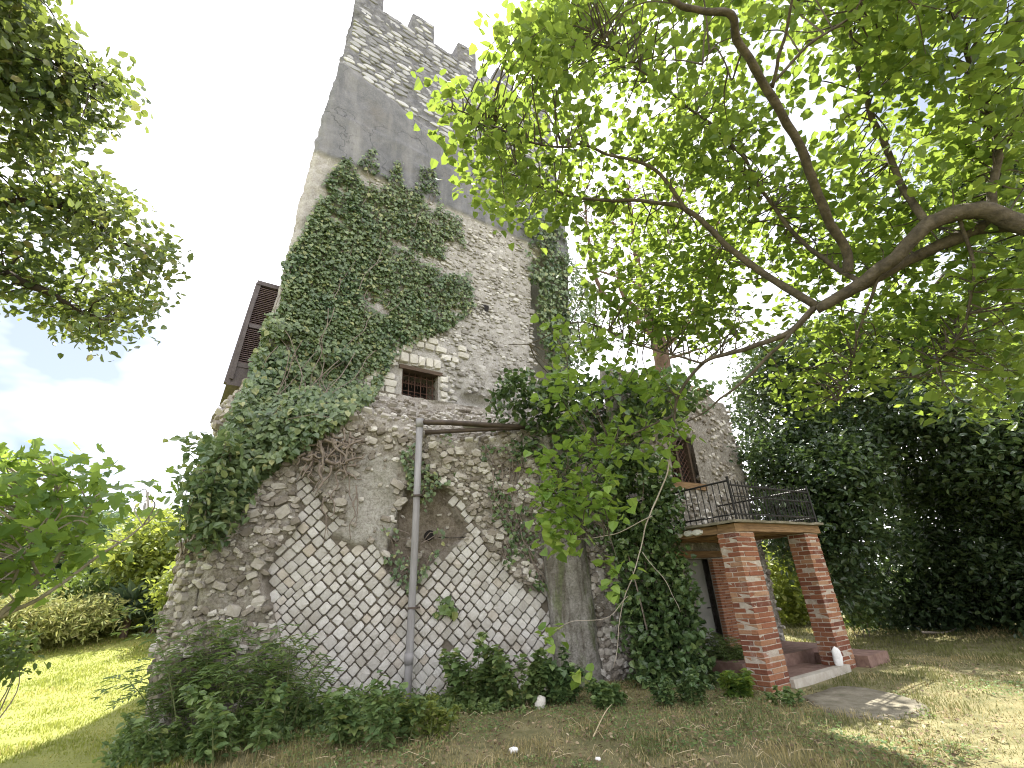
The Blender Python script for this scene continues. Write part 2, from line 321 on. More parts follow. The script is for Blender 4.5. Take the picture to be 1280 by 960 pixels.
def m_ground():
    m, t, o = newmat('lawn soil'); g = N(t, 'ShaderNodeNewGeometry'); z = N(t, 'ShaderNodeSeparateXYZ'); t.links.new(g.outputs['Position'], z.inputs[0])
    lawn = ramp(t, [(.3, (.16, .18, .045)), (.55, (.23, .245, .06)), (.75, (.33, .30, .12))], noise(t, 1.2, 10, .75))
    dry = ramp(t, [(.3, (.09, .095, .04)), (.48, (.16, .15, .07)), (.7, (.30, .26, .14))], noise(t, 2.2, 10, .78))
    r = N(t, 'ShaderNodeMapRange'); r.inputs[1].default_value = -4.6; r.inputs[2].default_value = -3.4; t.links.new(z.outputs[0], r.inputs[0])
    c = mixc(t, r.outputs[0], lawn, dry); princ(t, o, c, .97, bump(t, noise(t, 30, 6, .7), .8, .04)); return m
MT['ground'] = m_ground()

# ------------------------------------------------------------------ leaf helpers
T_OV = (np.array([[0, 0, 0], [-.30, .28, .06], [-.24, .68, .05], [0, 1, -.08], [.24, .68, .05], [.30, .28, .06]]), np.array([[0, 3, 2, 1], [0, 5, 4, 3]]))
T_HEART = (np.array([[0, .02, 0], [-.42, .12, .07], [-.36, .58, .06], [0, 1, -.10], [.36, .58, .06], [.42, .12, .07]]), np.array([[0, 3, 2, 1], [0, 5, 4, 3]]))
T_LANCE = (np.array([[0, 0, 0], [-.13, .3, .03], [-.11, .65, .02], [0, 1, -.1], [.11, .65, .02], [.13, .3, .03]]), np.array([[0, 3, 2, 1], [0, 5, 4, 3]]))
_fg = [(-.22, -.08), (-.42, .12), (-.30, .26), (-.52, .52), (-.24, .50), (-.20, .70), (0, 1.0)]
T_FIG = (np.array([[0, 0, 0]] + [[x, y, .10*abs(x)/.4] for x, y in _fg] + [[-x, y, .10*abs(x)/.4] for x, y in _fg[:-1][::-1]]),
         [np.array([[0, 3, 2, 1], [0, 5, 4, 3], [0, 7, 6, 5], [0, 9, 8, 7], [0, 11, 10, 9], [0, 13, 12, 11]])])
T_FIG = (T_FIG[0]*np.array([1, 1, 1])+np.array([0, 0, 0]), T_FIG[1][0])
T_BLADE = (np.array([[-.5, 0, 0], [.5, 0, 0], [.32, .55, .08], [-.32, .55, .08], [0, 1, .25]]), None)
def frame(Nn, T):
    Nn = Nn/(np.linalg.norm(Nn, axis=1, keepdims=True)+1e-9); T = T-Nn*(T*Nn).sum(1, keepdims=True); T /= np.linalg.norm(T, axis=1, keepdims=True)+1e-9
    return np.cross(T, Nn), T, Nn
def cloud(mb, tm, P, Nn, T, S, rnd=None):
    V, Fc = tm; B, T, Nn = frame(Nn, T); n = len(P); S = np.broadcast_to(S, (n,))
    W = P[:, None]+S[:, None, None]*(V[None, :, 0:1]*B[:, None]+V[None, :, 1:2]*T[:, None]+V[None, :, 2:3]*Nn[:, None])
    if rnd is None: rnd = rng.random(n)
    FF = (Fc[None]+(np.arange(n)*len(V))[:, None, None]).reshape(-1, Fc.shape[1])
    mb.add(W.reshape(-1, 3), FF, np.repeat(rnd, len(Fc)))
def rvec(n): v = rng.normal(size=(n, 3)); return v/np.linalg.norm(v, axis=1, keepdims=True)
def foliage(th, tm, mat, P, Nn, T, S, single=0, nm='leaf', stuffnm='leaves'):
    """single: that many of the leaves showing largest become parts of their own"""
    n = len(P); S = np.array(np.broadcast_to(S, (n,)))
    keep = np.ones(n, bool)
    if single:
        q = proj(P); d = np.linalg.norm(P-C0, axis=1); vis = (q[:, 0] > 0) & (q[:, 0] < 1280) & (q[:, 1] > 0) & (q[:, 1] < 960)
        sc = np.where(vis, S/d, 0); ids = np.argsort(-sc)[:single]; ids = ids[sc[ids] > 0]
        keep[ids] = False
        mbt = MB(); mbt.add(tm[0], tm[1], 0.0); me = mbt.data(nm, mat)
        B, TT, NN = frame(Nn[ids], T[ids]); L = P[ids]-worldloc(th)
        for k in range(len(ids)):
            o = bpy.data.objects.new(nm, me); COL.objects.link(o); o.parent = th
            s = S[ids[k]]
            mtx = np.eye(4); mtx[:3, 0] = B[k]*s; mtx[:3, 1] = TT[k]*s; mtx[:3, 2] = NN[k]*s; mtx[:3, 3] = L[k]
            o.matrix_basis = Matrix(mtx.tolist())
    if not keep.any(): return
    mb = MB(); cloud(mb, tm, P[keep], Nn[keep], T[keep], S[keep]); mb.build(stuffnm, mat, th, kind='stuff')
def clumps(C, per, r, flat=.7):
    n = len(C)*per; P = np.repeat(C, per, 0)+rng.normal(size=(n, 3))*np.array([r, r, r*flat]); return P
def treeorient(n, up=1.0, out=None):
    Nn = rvec(n)*.75+np.array([0, 0, up]); T = rvec(n)+np.array([0, 0, -.45])
    return Nn, T

# ------------------------------------------------------------------ stone helpers
def stone_tm(seed, sq=.75, bulge=.35):
    """rounded block, x,y in -.5...5, front towards +z, depth 1 behind"""
    r = random.Random(seed); n = 8; rings = []
    def ringpt(k, s, z):
        th = 2*math.pi*(k+.5)/n; c, d = math.cos(th), math.sin(th); m = max(abs(c), abs(d)); f = (1-sq)+sq/m
        return [c*f*.5*s, d*f*.5*s, z]
    jit = [(r.uniform(-.05, .05), r.uniform(-.05, .05)) for k in range(n)]
    for s, z in ((.98, -.8), (1.0, -.12), (.86, bulge*.75+.02)):
        rings.append([[p[0]+jit[k][0], p[1]+jit[k][1], p[2]+(r.uniform(-.07, .07) if z > 0 else 0)] for k, p in ((k, ringpt(k, s, z)) for k in range(n))])
    V = np.array(rings[0]+rings[1]+rings[2]+[[r.uniform(-.1, .1), r.uniform(-.1, .1), bulge+r.uniform(-.06, .1)]])
    q = [[i*n+k, i*n+(k+1) % n, (i+1)*n+(k+1) % n, (i+1)*n+k] for i in (0, 1) for k in range(n)]
    t = [[2*n+k, 2*n+(k+1) % n, 3*n] for k in range(n)]
    return V, [np.array(q), np.array(t)]
STM = [stone_tm(i) for i in range(14)]
def block_tm(seed):
    """squared block with slightly knocked-off corners and an uneven face"""
    r = random.Random(seed); base = [(.5, -.38), (.5, .38), (.38, .5), (-.38, .5), (-.5, .38), (-.5, -.38), (-.38, -.5), (.38, -.5)]; n = 8
    base = [(x+r.uniform(-.035, .035), y+r.uniform(-.035, .035)) for x, y in base]; V = []
    for s_, z in ((.98, -.8), (1.0, .05), (.87, .42)):
        V += [[x*s_, y*s_, z+(r.uniform(-.12, .12) if z > .2 else 0)] for x, y in base]
    V.append([r.uniform(-.15, .15), r.uniform(-.15, .15), .5+r.uniform(-.12, .1)])
    q = [[i*n+k, i*n+(k+1) % n, (i+1)*n+(k+1) % n, (i+1)*n+k] for i in (0, 1) for k in range(n)]
    return np.array(V), [np.array(q), np.array([[2*n+k, 2*n+(k+1) % n, 3*n] for k in range(n)])]
RTM = [block_tm(100+i) for i in range(14)]
def stone_at(mb, tm, P, X, Y, Z, sx, sy, sz, rot=0, rnd=None):
    V, Fs = tm; c, s = math.cos(rot), math.sin(rot); x = V[:, 0]*sx; y = V[:, 1]*sy; z = V[:, 2]*sz
    mb.add(P+np.outer(x*c-y*s, X)+np.outer(x*s+y*c, Y)+np.outer(z, Z), Fs, rnd if rnd is not None else random.random())
def stone_objs(parent, nm, mat, tms, items):
    mes = []
    for V, Fs in tms:
        m = MB(); m.add(V, Fs, 0.0); mes.append(m.data(nm, mat))
    org = worldloc(parent)
    for P, X, Y, Z, sx, sy, sz, rot in items:
        c, s = math.cos(rot), math.sin(rot); A = (X*c+Y*s)*sx; B = (-X*s+Y*c)*sy
        o = bpy.data.objects.new(nm, random.choice(mes)); COL.objects.link(o); o.parent = parent
        mt = np.eye(4); mt[:3, 0] = A; mt[:3, 1] = B; mt[:3, 2] = Z*sz; mt[:3, 3] = P-org; o.matrix_basis = Matrix(mt.tolist())

# ================================================================== GROUND
def ground():
    def lines(c, step, lim, g):
        a = list(np.arange(-c, c+1e-6, step)); x = c; s = step; r = []
        while x < lim: s *= g; x += s; r.append(x)
        return np.array([-v for v in r[::-1]]+a+r)
    xs = lines(14, .22, 1500, 1.28); ys = lines(14, .22, 1500, 1.28)+8
    X, Y = np.meshgrid(xs, ys); Z = gh(X, Y); V = np.stack([X, Y, Z], -1).reshape(-1, 3); nx = len(xs)
    i, j = np.meshgrid(np.arange(len(ys)-1), np.arange(nx-1), indexing='ij'); a = (i*nx+j).ravel()
    mb = MB(); mb.add(V, np.stack([a, a+1, a+nx+1, a+nx], 1), 0.5); o = mb.build('ground', MT['ground'], smooth=True); tag(o, kind='structure')
ground()

# ================================================================== TOWER
AZ = R_(54); TA = np.array([math.sin(AZ), math.cos(AZ), 0]); TN = np.array([TA[1], -TA[0], 0]); P0 = np.array([-2.19, 10.3, 0]); UP = np.array([0, 0, 1.0])
def TP(s, z, o=0): return P0+TA*s+UP*z+TN*o
def sL(z): return np.interp(z, [0, 5, 8, 12, 16.1, 16.25, 20.6], [-3.65, -3.52, -3.28, -3.06, -2.70, -2.62, -2.46])
SR = 5.45
tower = thing('stone_tower', 'tall square medieval stone tower with battlements standing on the pale diamond-patterned base', 'tower', (-1.5, 11, 0))
def grid(us, vs, fn):
    U, Vv = np.meshgrid(us, vs); P = fn(U.ravel(), Vv.ravel()); n = len(us)
    i, j = np.meshgrid(np.arange(len(vs)-1), np.arange(n-1), indexing='ij'); a = (i*n+j).ravel(); return P, np.stack([a, a+1, a+n+1, a+n], 1), U.ravel(), Vv.ravel()
WIN = (-.46, .47, 5.76, 6.55)
MERL = [(-2.46, -1.63), (-.60, .24), (1.20, 1.98), (2.93, 3.70), (4.65, SR)]
def build_tower():
    us = np.unique(np.concatenate([np.linspace(0, 1, 150)]))
    zs = np.unique(np.round(np.concatenate([np.arange(4.4, 19.45, .065), [WIN[2], WIN[3], 19.45]]), 4))
    base_s = np.concatenate([np.linspace(-3.5, WIN[0], 60)[:-1], np.linspace(WIN[0], WIN[1], 15), np.linspace(WIN[1], SR, 92)[1:]])
    def fn(u, z):
        l = sL(z)-.10*np.abs(fbm(np.stack([z*0, z*0, z], 1), 1.7, 4, 66)); t = (u+3.5)/(SR+3.5); s = np.where(u < WIN[0], WIN[0]-(WIN[0]-u)*(WIN[0]-l)/(WIN[0]+3.5), u)
        P = P0+np.outer(s, TA)+np.outer(z, UP)
        pz = 12.05+.07*fbm(P, 1.5, 4, 77)
        topz = 15.7-.28*(s+2.6)+.25*fbm(P, 1.3, 3, 9); 
        top = sstep(0, .25, z-topz); pl = sstep(-.04, .04, z-pz)*(1-top)
        nd = fbm(P, 1.0, 3, 1)*.05+(1-pl)*(fbm(P, 4.5, 4, 5)*.07+np.maximum(fbm(P, 9, 2, 8), 0)*.03)+pl*(.045+.025*sstep(13.72, 13.68, z+.12*fbm(P, .8, 2, 19))+fbm(P, 2.2, 4, 15)*.035)+top*-.02
        # slit of thinner facing at the right below the plaster
        rec = sstep(3.55+.28*(z-9.6)/2.5, 3.95+.28*(z-9.6)/2.5, s)*sstep(12.0, 11.2, z); nd = nd-rec*.55
        wd = np.maximum(np.maximum(WIN[0]-s, s-WIN[1]), np.maximum(WIN[2]-z, z-WIN[3])); nd = nd*sstep(0, .12, wd)
        # hollow patches right of the window
        nd = nd-.22*np.exp(-((s-1.55)/.5)**2-((z-6.05)/.22)**2)
        ec = sstep(.0, .12, s-l); nd = nd-(1-ec)*.07
        global _tz; _tz = (pl, top)
        return P+np.outer(nd, TN)
    P, Fq, U, Z = grid(base_s, zs, fn); pl, top = _tz
    cx = U[Fq].mean(1); cz = Z[Fq].mean(1); k = ~((cx > WIN[0]) & (cx < WIN[1]) & (cz > WIN[2]) & (cz < WIN[3])); Fq = Fq[k]
    mb = MB(); mb.add(P, Fq, .5)
    o = mb.build('wall', MT['tower'], tower, smooth=True)
    for nm, v in (('plaster', pl), ('top', top)):
        a = o.data.attributes.new(nm, 'FLOAT', 'POINT'); a.data.foreach_set('value', v.astype(np.float32))
    # sides and back (left side slightly closed in, right and rear)
    back = MB(); D1 = np.array([-math.sin(R_(27)), math.cos(R_(27)), 0])
    zz = np.array([4.4, 8, 12, 16.15, 19.45]); L = np.array([TP(sL(z)+.01, z, -.07) for z in zz]); Rr = np.array([TP(SR, z, -.5 if z < 11 else -.03) for z in zz])
    LB = L+D1*8; RB = Rr-TN*7.6
    for A, B in ((L, LB), (LB, RB), (RB, Rr)):
        n = len(zz); V = np.concatenate([A, B]); back.add(V, np.array([[i+1, i, n+i, n+i+1] for i in range(n-1)]), .5)
    V = np.array([L[-1], Rr[-1], RB[-1], LB[-1]]); V[:, 2] = 18.9; back.add(V, np.array([[0, 1, 2, 3]]), .5)
    back.build('side_wall', MT['tower'], tower)
    # parapet backing + merlons
    par = MB()
    def tb(s0, s1, z0, z1, o0, o1): 
        V = np.array([TP(s, z, o) for z in (z0, z1) for o in (o0, o1) for s in (s0, s1)]); return V
    bf = np.array([[0, 2, 3, 1], [4, 5, 7, 6], [0, 1, 5, 4], [2, 6, 7, 3], [0, 4, 6, 2], [1, 3, 7, 5]])
    V = tb(-2.45, SR-.02, 18.6, 19.44, -.55, -.06); par.add(V, bf, .5); par.build('parapet', MT['tower'], tower)
    for i, (a, b) in enumerate(MERL):
        us = np.linspace(a, b, 9); ws = np.linspace(19.38, 20.5, 11)
        m = MB()
        def f1(u, z):
            P = P0+np.outer(u, TA)+np.outer(z, UP); e = sstep(0, .06, np.minimum(np.minimum(u-a, b-u), 20.5-z)); return P+np.outer(fbm(P, 3, 3, 2)*.05-.05*(1-e)-.02, TN)+np.outer(fbm(P, 5, 2, 4)*.03*(1-e), UP)
        P, Fq, U, Z = grid(us, ws, f1); m.add(P, Fq, .5); V = tb(a+.015, b-.015, 19.38, 20.47, -.55, -.08); m.add(V, bf, .5)
        mo = m.build('merlon', MT['tower'], tower, smooth=False)
        at = mo.data.attributes.new('top', 'FLOAT', 'POINT'); at.data.foreach_set('value', np.ones(len(mo.data.vertices), np.float32))
    # side merlons on left and rear walls, real thickness
    for k in range(1, 4):
        for q0, dr, nr in ((L[-1], D1, TA), ):
            c = q0+dr*(k*1.9); m = MB(); V = np.array([c+dr*u+nr*v+UP*zv for zv in (0, 1.05) for v in (0, .5) for u in (0, .85)]); m.add(V, bf, .5); m.build('merlon', MT['tower'], tower)
    # window: reveal, lintel, bars
    wn = bpy.data.objects.new('window', None); COL.objects.link(wn); wn.parent = tower; wn.location = Vector(TP(0, 6.15)-worldloc(tower))
    m = MB(); a, b, c, d = WIN; de = .62
    V = np.array([TP(a, c), TP(b, c), TP(b, d), TP(a, d), TP(a, c, -de), TP(b, c, -de), TP(b, d, -de), TP(a, d, -de)])
    m.add(V, np.array([[0, 1, 5, 4], [1, 2, 6, 5], [2, 3, 7, 6], [3, 0, 4, 7]]), .5); m.build('reveal', MT['base'], wn)
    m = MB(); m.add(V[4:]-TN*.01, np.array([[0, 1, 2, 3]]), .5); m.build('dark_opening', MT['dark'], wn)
    m = MB(); V = tb(a-.08, b+.16, d-.02, d+.075, -.3, .035); m.add(V, bf, .3); m.build('lintel', MT['frame'], wn)
    for i in range(6):
        s = a+(b-a)*(i+.5)/6; m = MB(); tube(m, [TP(s, c-.02, -.16), TP(s, d, -.16)], .012, 6); m.build('bar', MT['rust'], wn)
    for i in range(4):
        z = c+(d-c)*(i+.5)/4; m = MB(); tube(m, [TP(a-.02, z, -.175), TP(b+.02, z, -.175)], .012, 6); m.build('bar', MT['rust'], wn)
    # scrollwork bottom of grille
    m = MB()
    for i in range(12):
        s = a+(b-a)*(i+.5)/12; zc = c+.14+.02*(i % 2)
        tube(m, [TP(s+.04*math.cos(t), zc+.06*math.sin(t), -.165) for t in np.linspace(0, 5.2, 9)], .007, 4)
    for i in range(12):
        s = a+(b-a)*(i+.5)/12; tube(m, [TP(s+.05*math.cos(t+2), c+.48+.09*math.sin(t), -.165) for t in np.linspace(0, 5.2, 9)], .007, 4)
    m.build('scrollwork', MT['rust'], wn, kind='stuff')
    # small putlog hole: flat face, its shade put into the dark colour
    m = MB(); c0 = TP(1.93, 8.95, .035); V = np.array([c0+TA*x+UP*y for x, y in ((-.12, .1), (.12, .11), (.05, -.12), (-.03, -.1))])
    m.add(V, np.array([[0, 3, 2, 1]]), .5); m.build('putlog_shade', MT['dark'], tower)
build_tower()
# tower stones
def tower_stones():
    stuff = MB(); single = []; top = []; lo = MB()
    # lower facing: flat scattered stones 7-12 m
    placed = []
    for _ in range(9000):
        z = random.uniform(6.6, 12.0); s = random.uniform(-1.6, 4.0)
        if WIN[0]-.1 < s < WIN[1]+.1 and z < WIN[3]+.15: continue
        n = fbm(np.array([[s*.7, z*1.3, 0]]), .9, 3, 21)[0]
        dens = .95 if z > 8.6 else .45
        if n+dens < random.random()*.95: continue
        if s > 3.6 and z < 11.5: continue
        wd = random.choice([.07, .09, .10, .12, .14, .17, .24])*random.uniform(.8, 1.2); ht = wd*random.uniform(.4, .75)
        ok = True
        for (a, b, ww, hh) in placed[-900:]:
            if abs(a-s) < (ww+wd)*.5 and abs(b-z) < (hh+ht)*.5: ok = False; break
        if not ok: continue
        placed.append((s, z, wd, ht))
        P = TP(s, z, -.02+.035*random.random()); it = (P, TA, UP, TN, wd, ht, .09, random.uniform(-.2, .2))
        if wd > .19: single.append(it)
        else: stone_at(stuff, random.choice(STM if random.random() < .4 else RTM), *it[:4], wd, ht, .08, it[7])
    # rubble right of the window (above the pipes)
    for _ in range(900):
        s = random.uniform(.55, 3.4); z = random.uniform(5.35, 7.15)
        if z > 7.1-.0*(s) or (1.0 < s < 2.1 and 5.85 < z < 6.25): continue
        wd = random.uniform(.09, .2); ht = wd*random.uniform(.55, .85); ok = True
        for (a, b, ww, hh) in placed[-700:]:
            if abs(a-s) < (ww+wd)*.47 and abs(b-z) < (hh+ht)*.47: ok = False; break
        if not ok: continue
        placed.append((s, z, wd, ht)); stone_at(lo, random.choice(STM), TP(s, z, random.uniform(-.02, .05)), TA, UP, TN, wd, ht, .14, random.uniform(-.5, .5))
    stuff.build('facing_rubble', MT['facing'], tower, kind='stuff'); lo.build('packed_rubble', MT['facing'], tower, kind='stuff')
    # squared white blocks round the window
    wb = []
    rows = [5.72, 5.90, 6.07, 6.24, 6.42, 6.60]
    for r, z in enumerate(rows):
        s = -.60-.05*(r % 2)
        for k in range(4):
            wd = random.uniform(.2, .36); s0 = s-wd/2; s -= wd+.02
            if random.random() < .9-.13*k: wb.append((TP(s0, z, .03), TA, UP, TN, wd, .165, .12, random.uniform(-.05, .05)))
    s = -.75
    for k in range(6):
        wd = random.uniform(.15, .26); wb.append((TP(s+wd/2, 6.80+.02*random.random(), .03), TA, UP, TN, wd, .26, .12, random.uniform(-.05, .05))); s += wd+.02
    for r in range(3):
        s = -.55+.2*random.random()
        for k in range(6):
            wd = random.uniform(.18, .34)
            if random.random() < .75: wb.append((TP(s+wd/2, 7.06+.19*r, .03), TA, UP, TN, wd, .165, .11, random.uniform(-.08, .08)))
            s += wd+.03
    for z in (5.85, 6.05, 6.25, 6.45):
        wb.append((TP(.62, z, .02), TA, UP, TN, random.uniform(.14, .24), .16, .1, random.uniform(-.2, .2)))
    stone_objs(tower, 'window_block', MT['whitestone'], RTM, wb)
    # top stage masonry: courses of long flat stones
    z = 14.3; big = []; small = MB(); r = 0
    while z < 20.4:
        ht = random.uniform(.10, .24); s = float(sL(z))+.05
        while s < SR-.1:
            wd = ht*random.uniform(1.2, 3.2); c = s+wd/2; zc = z+ht/2
            tz = 15.7-.28*(c+2.6)+.2; okk = zc > tz and random.random() < .88
            if zc > 19.38: okk = okk and any(a+.03 < s and s+wd < b-.03 for a, b in MERL) and zc+ht/2 < 20.45
            if 2.2 < c < 2.6 and 17 < zc < 17.6: okk = False
            if okk and s+wd < SR-.05:
                it = (TP(c, zc+random.uniform(-.03, .03), -.015), TA, UP, TN, wd*.96, ht*.9, .07*random.uniform(.7, 1.3), random.uniform(-.08, .08))
                if wd*ht > .045: big.append(it)
                else: stone_at(small, random.choice(STM), *it[:7], it[7])
            s += wd+.02
        z += ht+.015
    big.sort(key=lambda i: -i[4]*i[5]); 
    for it in big[220:]: stone_at(small, random.choice(STM), *it[:7], it[7])
    small.build('small_masonry', MT['topstone'], tower, kind='stuff')
    stone_objs(tower, 'stone', MT['topstone'], STM, big[:220]); stone_objs(tower, 'facing_stone', MT['facing'], STM+RTM, single[:280])
tower_stones()
# shuttered bay on the left flank
def bay():
    b = bpy.data.objects.new('shuttered_bay', None); COL.objects.link(b); b.parent = tower; b.location = Vector(TP(-3.6, 6.7, -.3)-worldloc(tower))
    so0, so1, si = -3.90, -3.68, -2.9; z0, z1 = 5.57, 7.98
    def so(z): return so0+(so1-so0)*(z-z0)/(z1-z0)
    fr = MB(); bf = np.array([[0, 2, 3, 1], [4, 5, 7, 6], [0, 1, 5, 4], [2, 6, 7, 3], [0, 4, 6, 2], [1, 3, 7, 5]])
    def bar(sa, za, sb, zb, wd, o0, o1, mb):   # slanted bar in plane
        d = nz(np.array([sb-sa, zb-za])); p = np.array([-d[1], d[0]])*wd/2; V = []
        for o in (o0, o1):
            for (s, z) in ((sa+p[0], za+p[1]), (sb+p[0], zb+p[1]), (sb-p[0], zb-p[1]), (sa-p[0], za-p[1])): V.append(TP(s, z, o))
        mb.add(np.array(V), np.array([[0, 1, 2, 3], [7, 6, 5, 4], [0, 4, 5, 1], [1, 5, 6, 2], [2, 6, 7, 3], [3, 7, 4, 0]]), .5)
    bar(so(z0), z0, so(z1), z1, .10, -.40, -.28, fr); bar(so(z0), z0+.0, si, z0+.0, .07, -1.6, -.277, fr); bar(so(z1)-.03, z1, si, z1, .10, -1.6, -.262, fr)
    bar(so(6.02)+.06, 6.0, si, 6.0, .10, -.37, -.285, fr); bar(so(6.95)+.06, 6.92, si, 6.92, .09, -.37, -.286, fr)
    fr.build('bay_frame', MT['shutfr'], b)
    m = MB(); bar(so(z0)+.06, z0+.09, so(7.4)+.02, 7.6, .06, -.5, -.25, m); m.build('shutter_edge', MT['shutfr'], b)
    m = MB(); bar(so(5.8)+.02, 5.78, si, 5.78, .36, -.36, -.30, m); m.build('lower_panel', MT['shutfr'], b)
    for za, zb in ((6.06, 6.87), (6.98, 7.92)):
        n = int((zb-za)/.043)
        for k in range(n):
            z = za+(k+.5)*(zb-za)/n; m = MB(); V = np.array([TP(so(z)+.05, z-.018, -.29), TP(si, z-.018, -.29), TP(si, z+.014, -.345), TP(so(z)+.05, z+.014, -.345), TP(so(z)+.05, z-.027, -.297), TP(si, z-.027, -.297), TP(si, z+.005, -.352), TP(so(z)+.05, z+.005, -.352)])
            m.add(V, np.array([[0, 1, 2, 3], [7, 6, 5, 4], [0, 4, 5, 1], [2, 6, 7, 3]]), random.random()); m.build('slat', MT['shut'], b)
    m = MB(); V = np.array([TP(s, z, o) for z in (z0+.05, z1-.05) for o in (-1.55, -.42) for s in (None,)] ) if False else None
    m = MB(); V = []
    for z in (z0+.04, z1-.04):
        for o in (-1.55, -.40):
            for s in (so(z)+.02, si): V.append(TP(s, z, o))
    m.add(np.array(V), bf, .5); m.build('bay_body', MT['shutfr'], b)
bay()

# ================================================================== BASE
BP = np.array([(-7.4, 13.2), (-6.4, 10.4), (-5.75, 8.7), (-5.45, 7.95), (-5.05, 7.62), (-4.4, 7.83), (-1.8, 8.66), (.25, 9.33), (.55, 9.42), (1.3, 9.62), (1.75, 9.85), (3.6, 11.0)])
TPt = np.array([(-6.9, 13.2), (-5.95, 10.4), (-5.35, 9.0), (-5.07, 8.32), (-4.95, 8.28), (-4.4, 8.66), (-1.8, 10.55), (.25, 12.0), (.6, 12.2), (1.3, 11.6), (1.9, 11.2), (3.6, 11.6)])
_seg = np.concatenate([[0], np.cumsum(np.linalg.norm(np.diff(BP, axis=0), axis=1))])
BU = _seg[-1]
def basexy(u): return np.stack([np.interp(u, _seg, BP[:, 0]), np.interp(u, _seg, BP[:, 1])], 1)
def sm_basexy(u): return (basexy(u-.25)+2*basexy(u)+basexy(u+.25))/4
def topxy(u): return np.stack([np.interp(u, _seg, TPt[:, 0]), np.interp(u, _seg, TPt[:, 1])], 1)
def base_raw(u, z):
    b = sm_basexy(u); t = topxy(u); zb = 4.35+.25*np.sin(u*1.7); f = sstep(0, 1, np.clip((z-zb)/(5.75-zb), 0, 1))*.5+np.clip((z-zb)/(5.75-zb), 0, 1)*.5
    f = np.maximum(f, np.clip(z/4.8, 0, 1)*.04*(1+5*(u < 6.3)))
    xy = b*(1-f)[:, None]+t*f[:, None]; return np.concatenate([xy, z[:, None]], 1)
def base_nrm(u, z):
    e = .03; a = base_raw(u+e, z)-base_raw(u-e, z); b = base_raw(u, z+e)-base_raw(u, z-e); n = np.cross(a, b); return n/np.linalg.norm(n, axis=1, keepdims=True)
RET_L = [(368, 590), (392, 600), (410, 638), (434, 652), (415, 668), (440, 682), (466, 680), (478, 700), (498, 728), (519, 744), (519, 900), (385, 900), (372, 850), (345, 780), (330, 722), (345, 690), (368, 664), (375, 635)]
RET_R = [(519, 744), (528, 716), (545, 703), (572, 684), (586, 672), (560, 620), (567, 612), (600, 664), (613, 690), (640, 720), (662, 738), (682, 724), (694, 734), (697, 760), (700, 870), (690, 900), (519, 900)]
HOL = [(508, 605), (528, 588), (550, 600), (562, 625), (572, 645), (585, 668), (550, 703), (528, 720), (519, 742), (498, 728), (480, 700), (494, 662), (502, 628)]
CEM = [(432, 598), (450, 590), (466, 572), (490, 566), (500, 590), (492, 620), (498, 645), (490, 675), (478, 700), (440, 682), (415, 668), (434, 652)]
base = thing('tower_base', 'broad pale tower base faced with diamond-set stone blocks behind the drainpipe', 'wall', (-2, 9, 0))
def soft(P2, poly, r=6):
    a = 0
    for dx, dy in ((0, 0), (r, 0), (-r, 0), (0, r), (0, -r)): a = a+inpoly(P2+np.array([dx, dy]), poly).astype(float)/5
    return a
def build_base():
    us = np.linspace(0, BU, 330); zs = np.arange(-.3, 5.85, .045)
    U, Z = [a.ravel() for a in np.meshgrid(us, zs)]
    P = base_raw(U, Z); Nn = base_nrm(U, Z); q = np.nan_to_num(proj(P), nan=-999)
    ret = np.maximum(soft(q, RET_L, 3), soft(q, RET_R, 3)); hol = soft(q, HOL, 8); cem = sstep(.35, .65, soft(q, CEM, 14)+fbm(P, 3, 4, 40)*.6)
    d = fbm(P, .8, 4, 11)*.16+fbm(P, 3.2, 4, 12)*.10+np.abs(fbm(P, 7, 3, 13))*.07
    hol = sstep(.35, .65, hol+fbm(P, 3, 4, 41)*.5); d = d*1.25*(1-.55*np.maximum(cem, hol))+.05*(1-hol)-.18*hol
    d = d*(1-ret)+ret*-.028
    P = P+Nn*d[:, None]
    n = len(us); i, j = np.meshgrid(np.arange(len(zs)-1), np.arange(n-1), indexing='ij'); a = (i*n+j).ravel()
    mb = MB(); mb.add(P, np.stack([a, a+1, a+n+1, a+n], 1), .5); o = mb.build('core_wall', MT['base'], base, smooth=True)
    for nm, v in (('cement', cem), ('hollow', hol), ('joint', ret)):
        at = o.data.attributes.new(nm, 'FLOAT', 'POINT'); at.data.foreach_set('value', v.astype(np.float32))
build_base()
def frame_at(u, z):
    uu = np.array([u]); zz = np.array([z]); P = base_raw(uu, zz)[0]; Nn = base_nrm(uu, zz)[0]; X = nz(np.array([-Nn[1], Nn[0], 0])); Y = np.cross(Nn, X); return P, X, Y, Nn
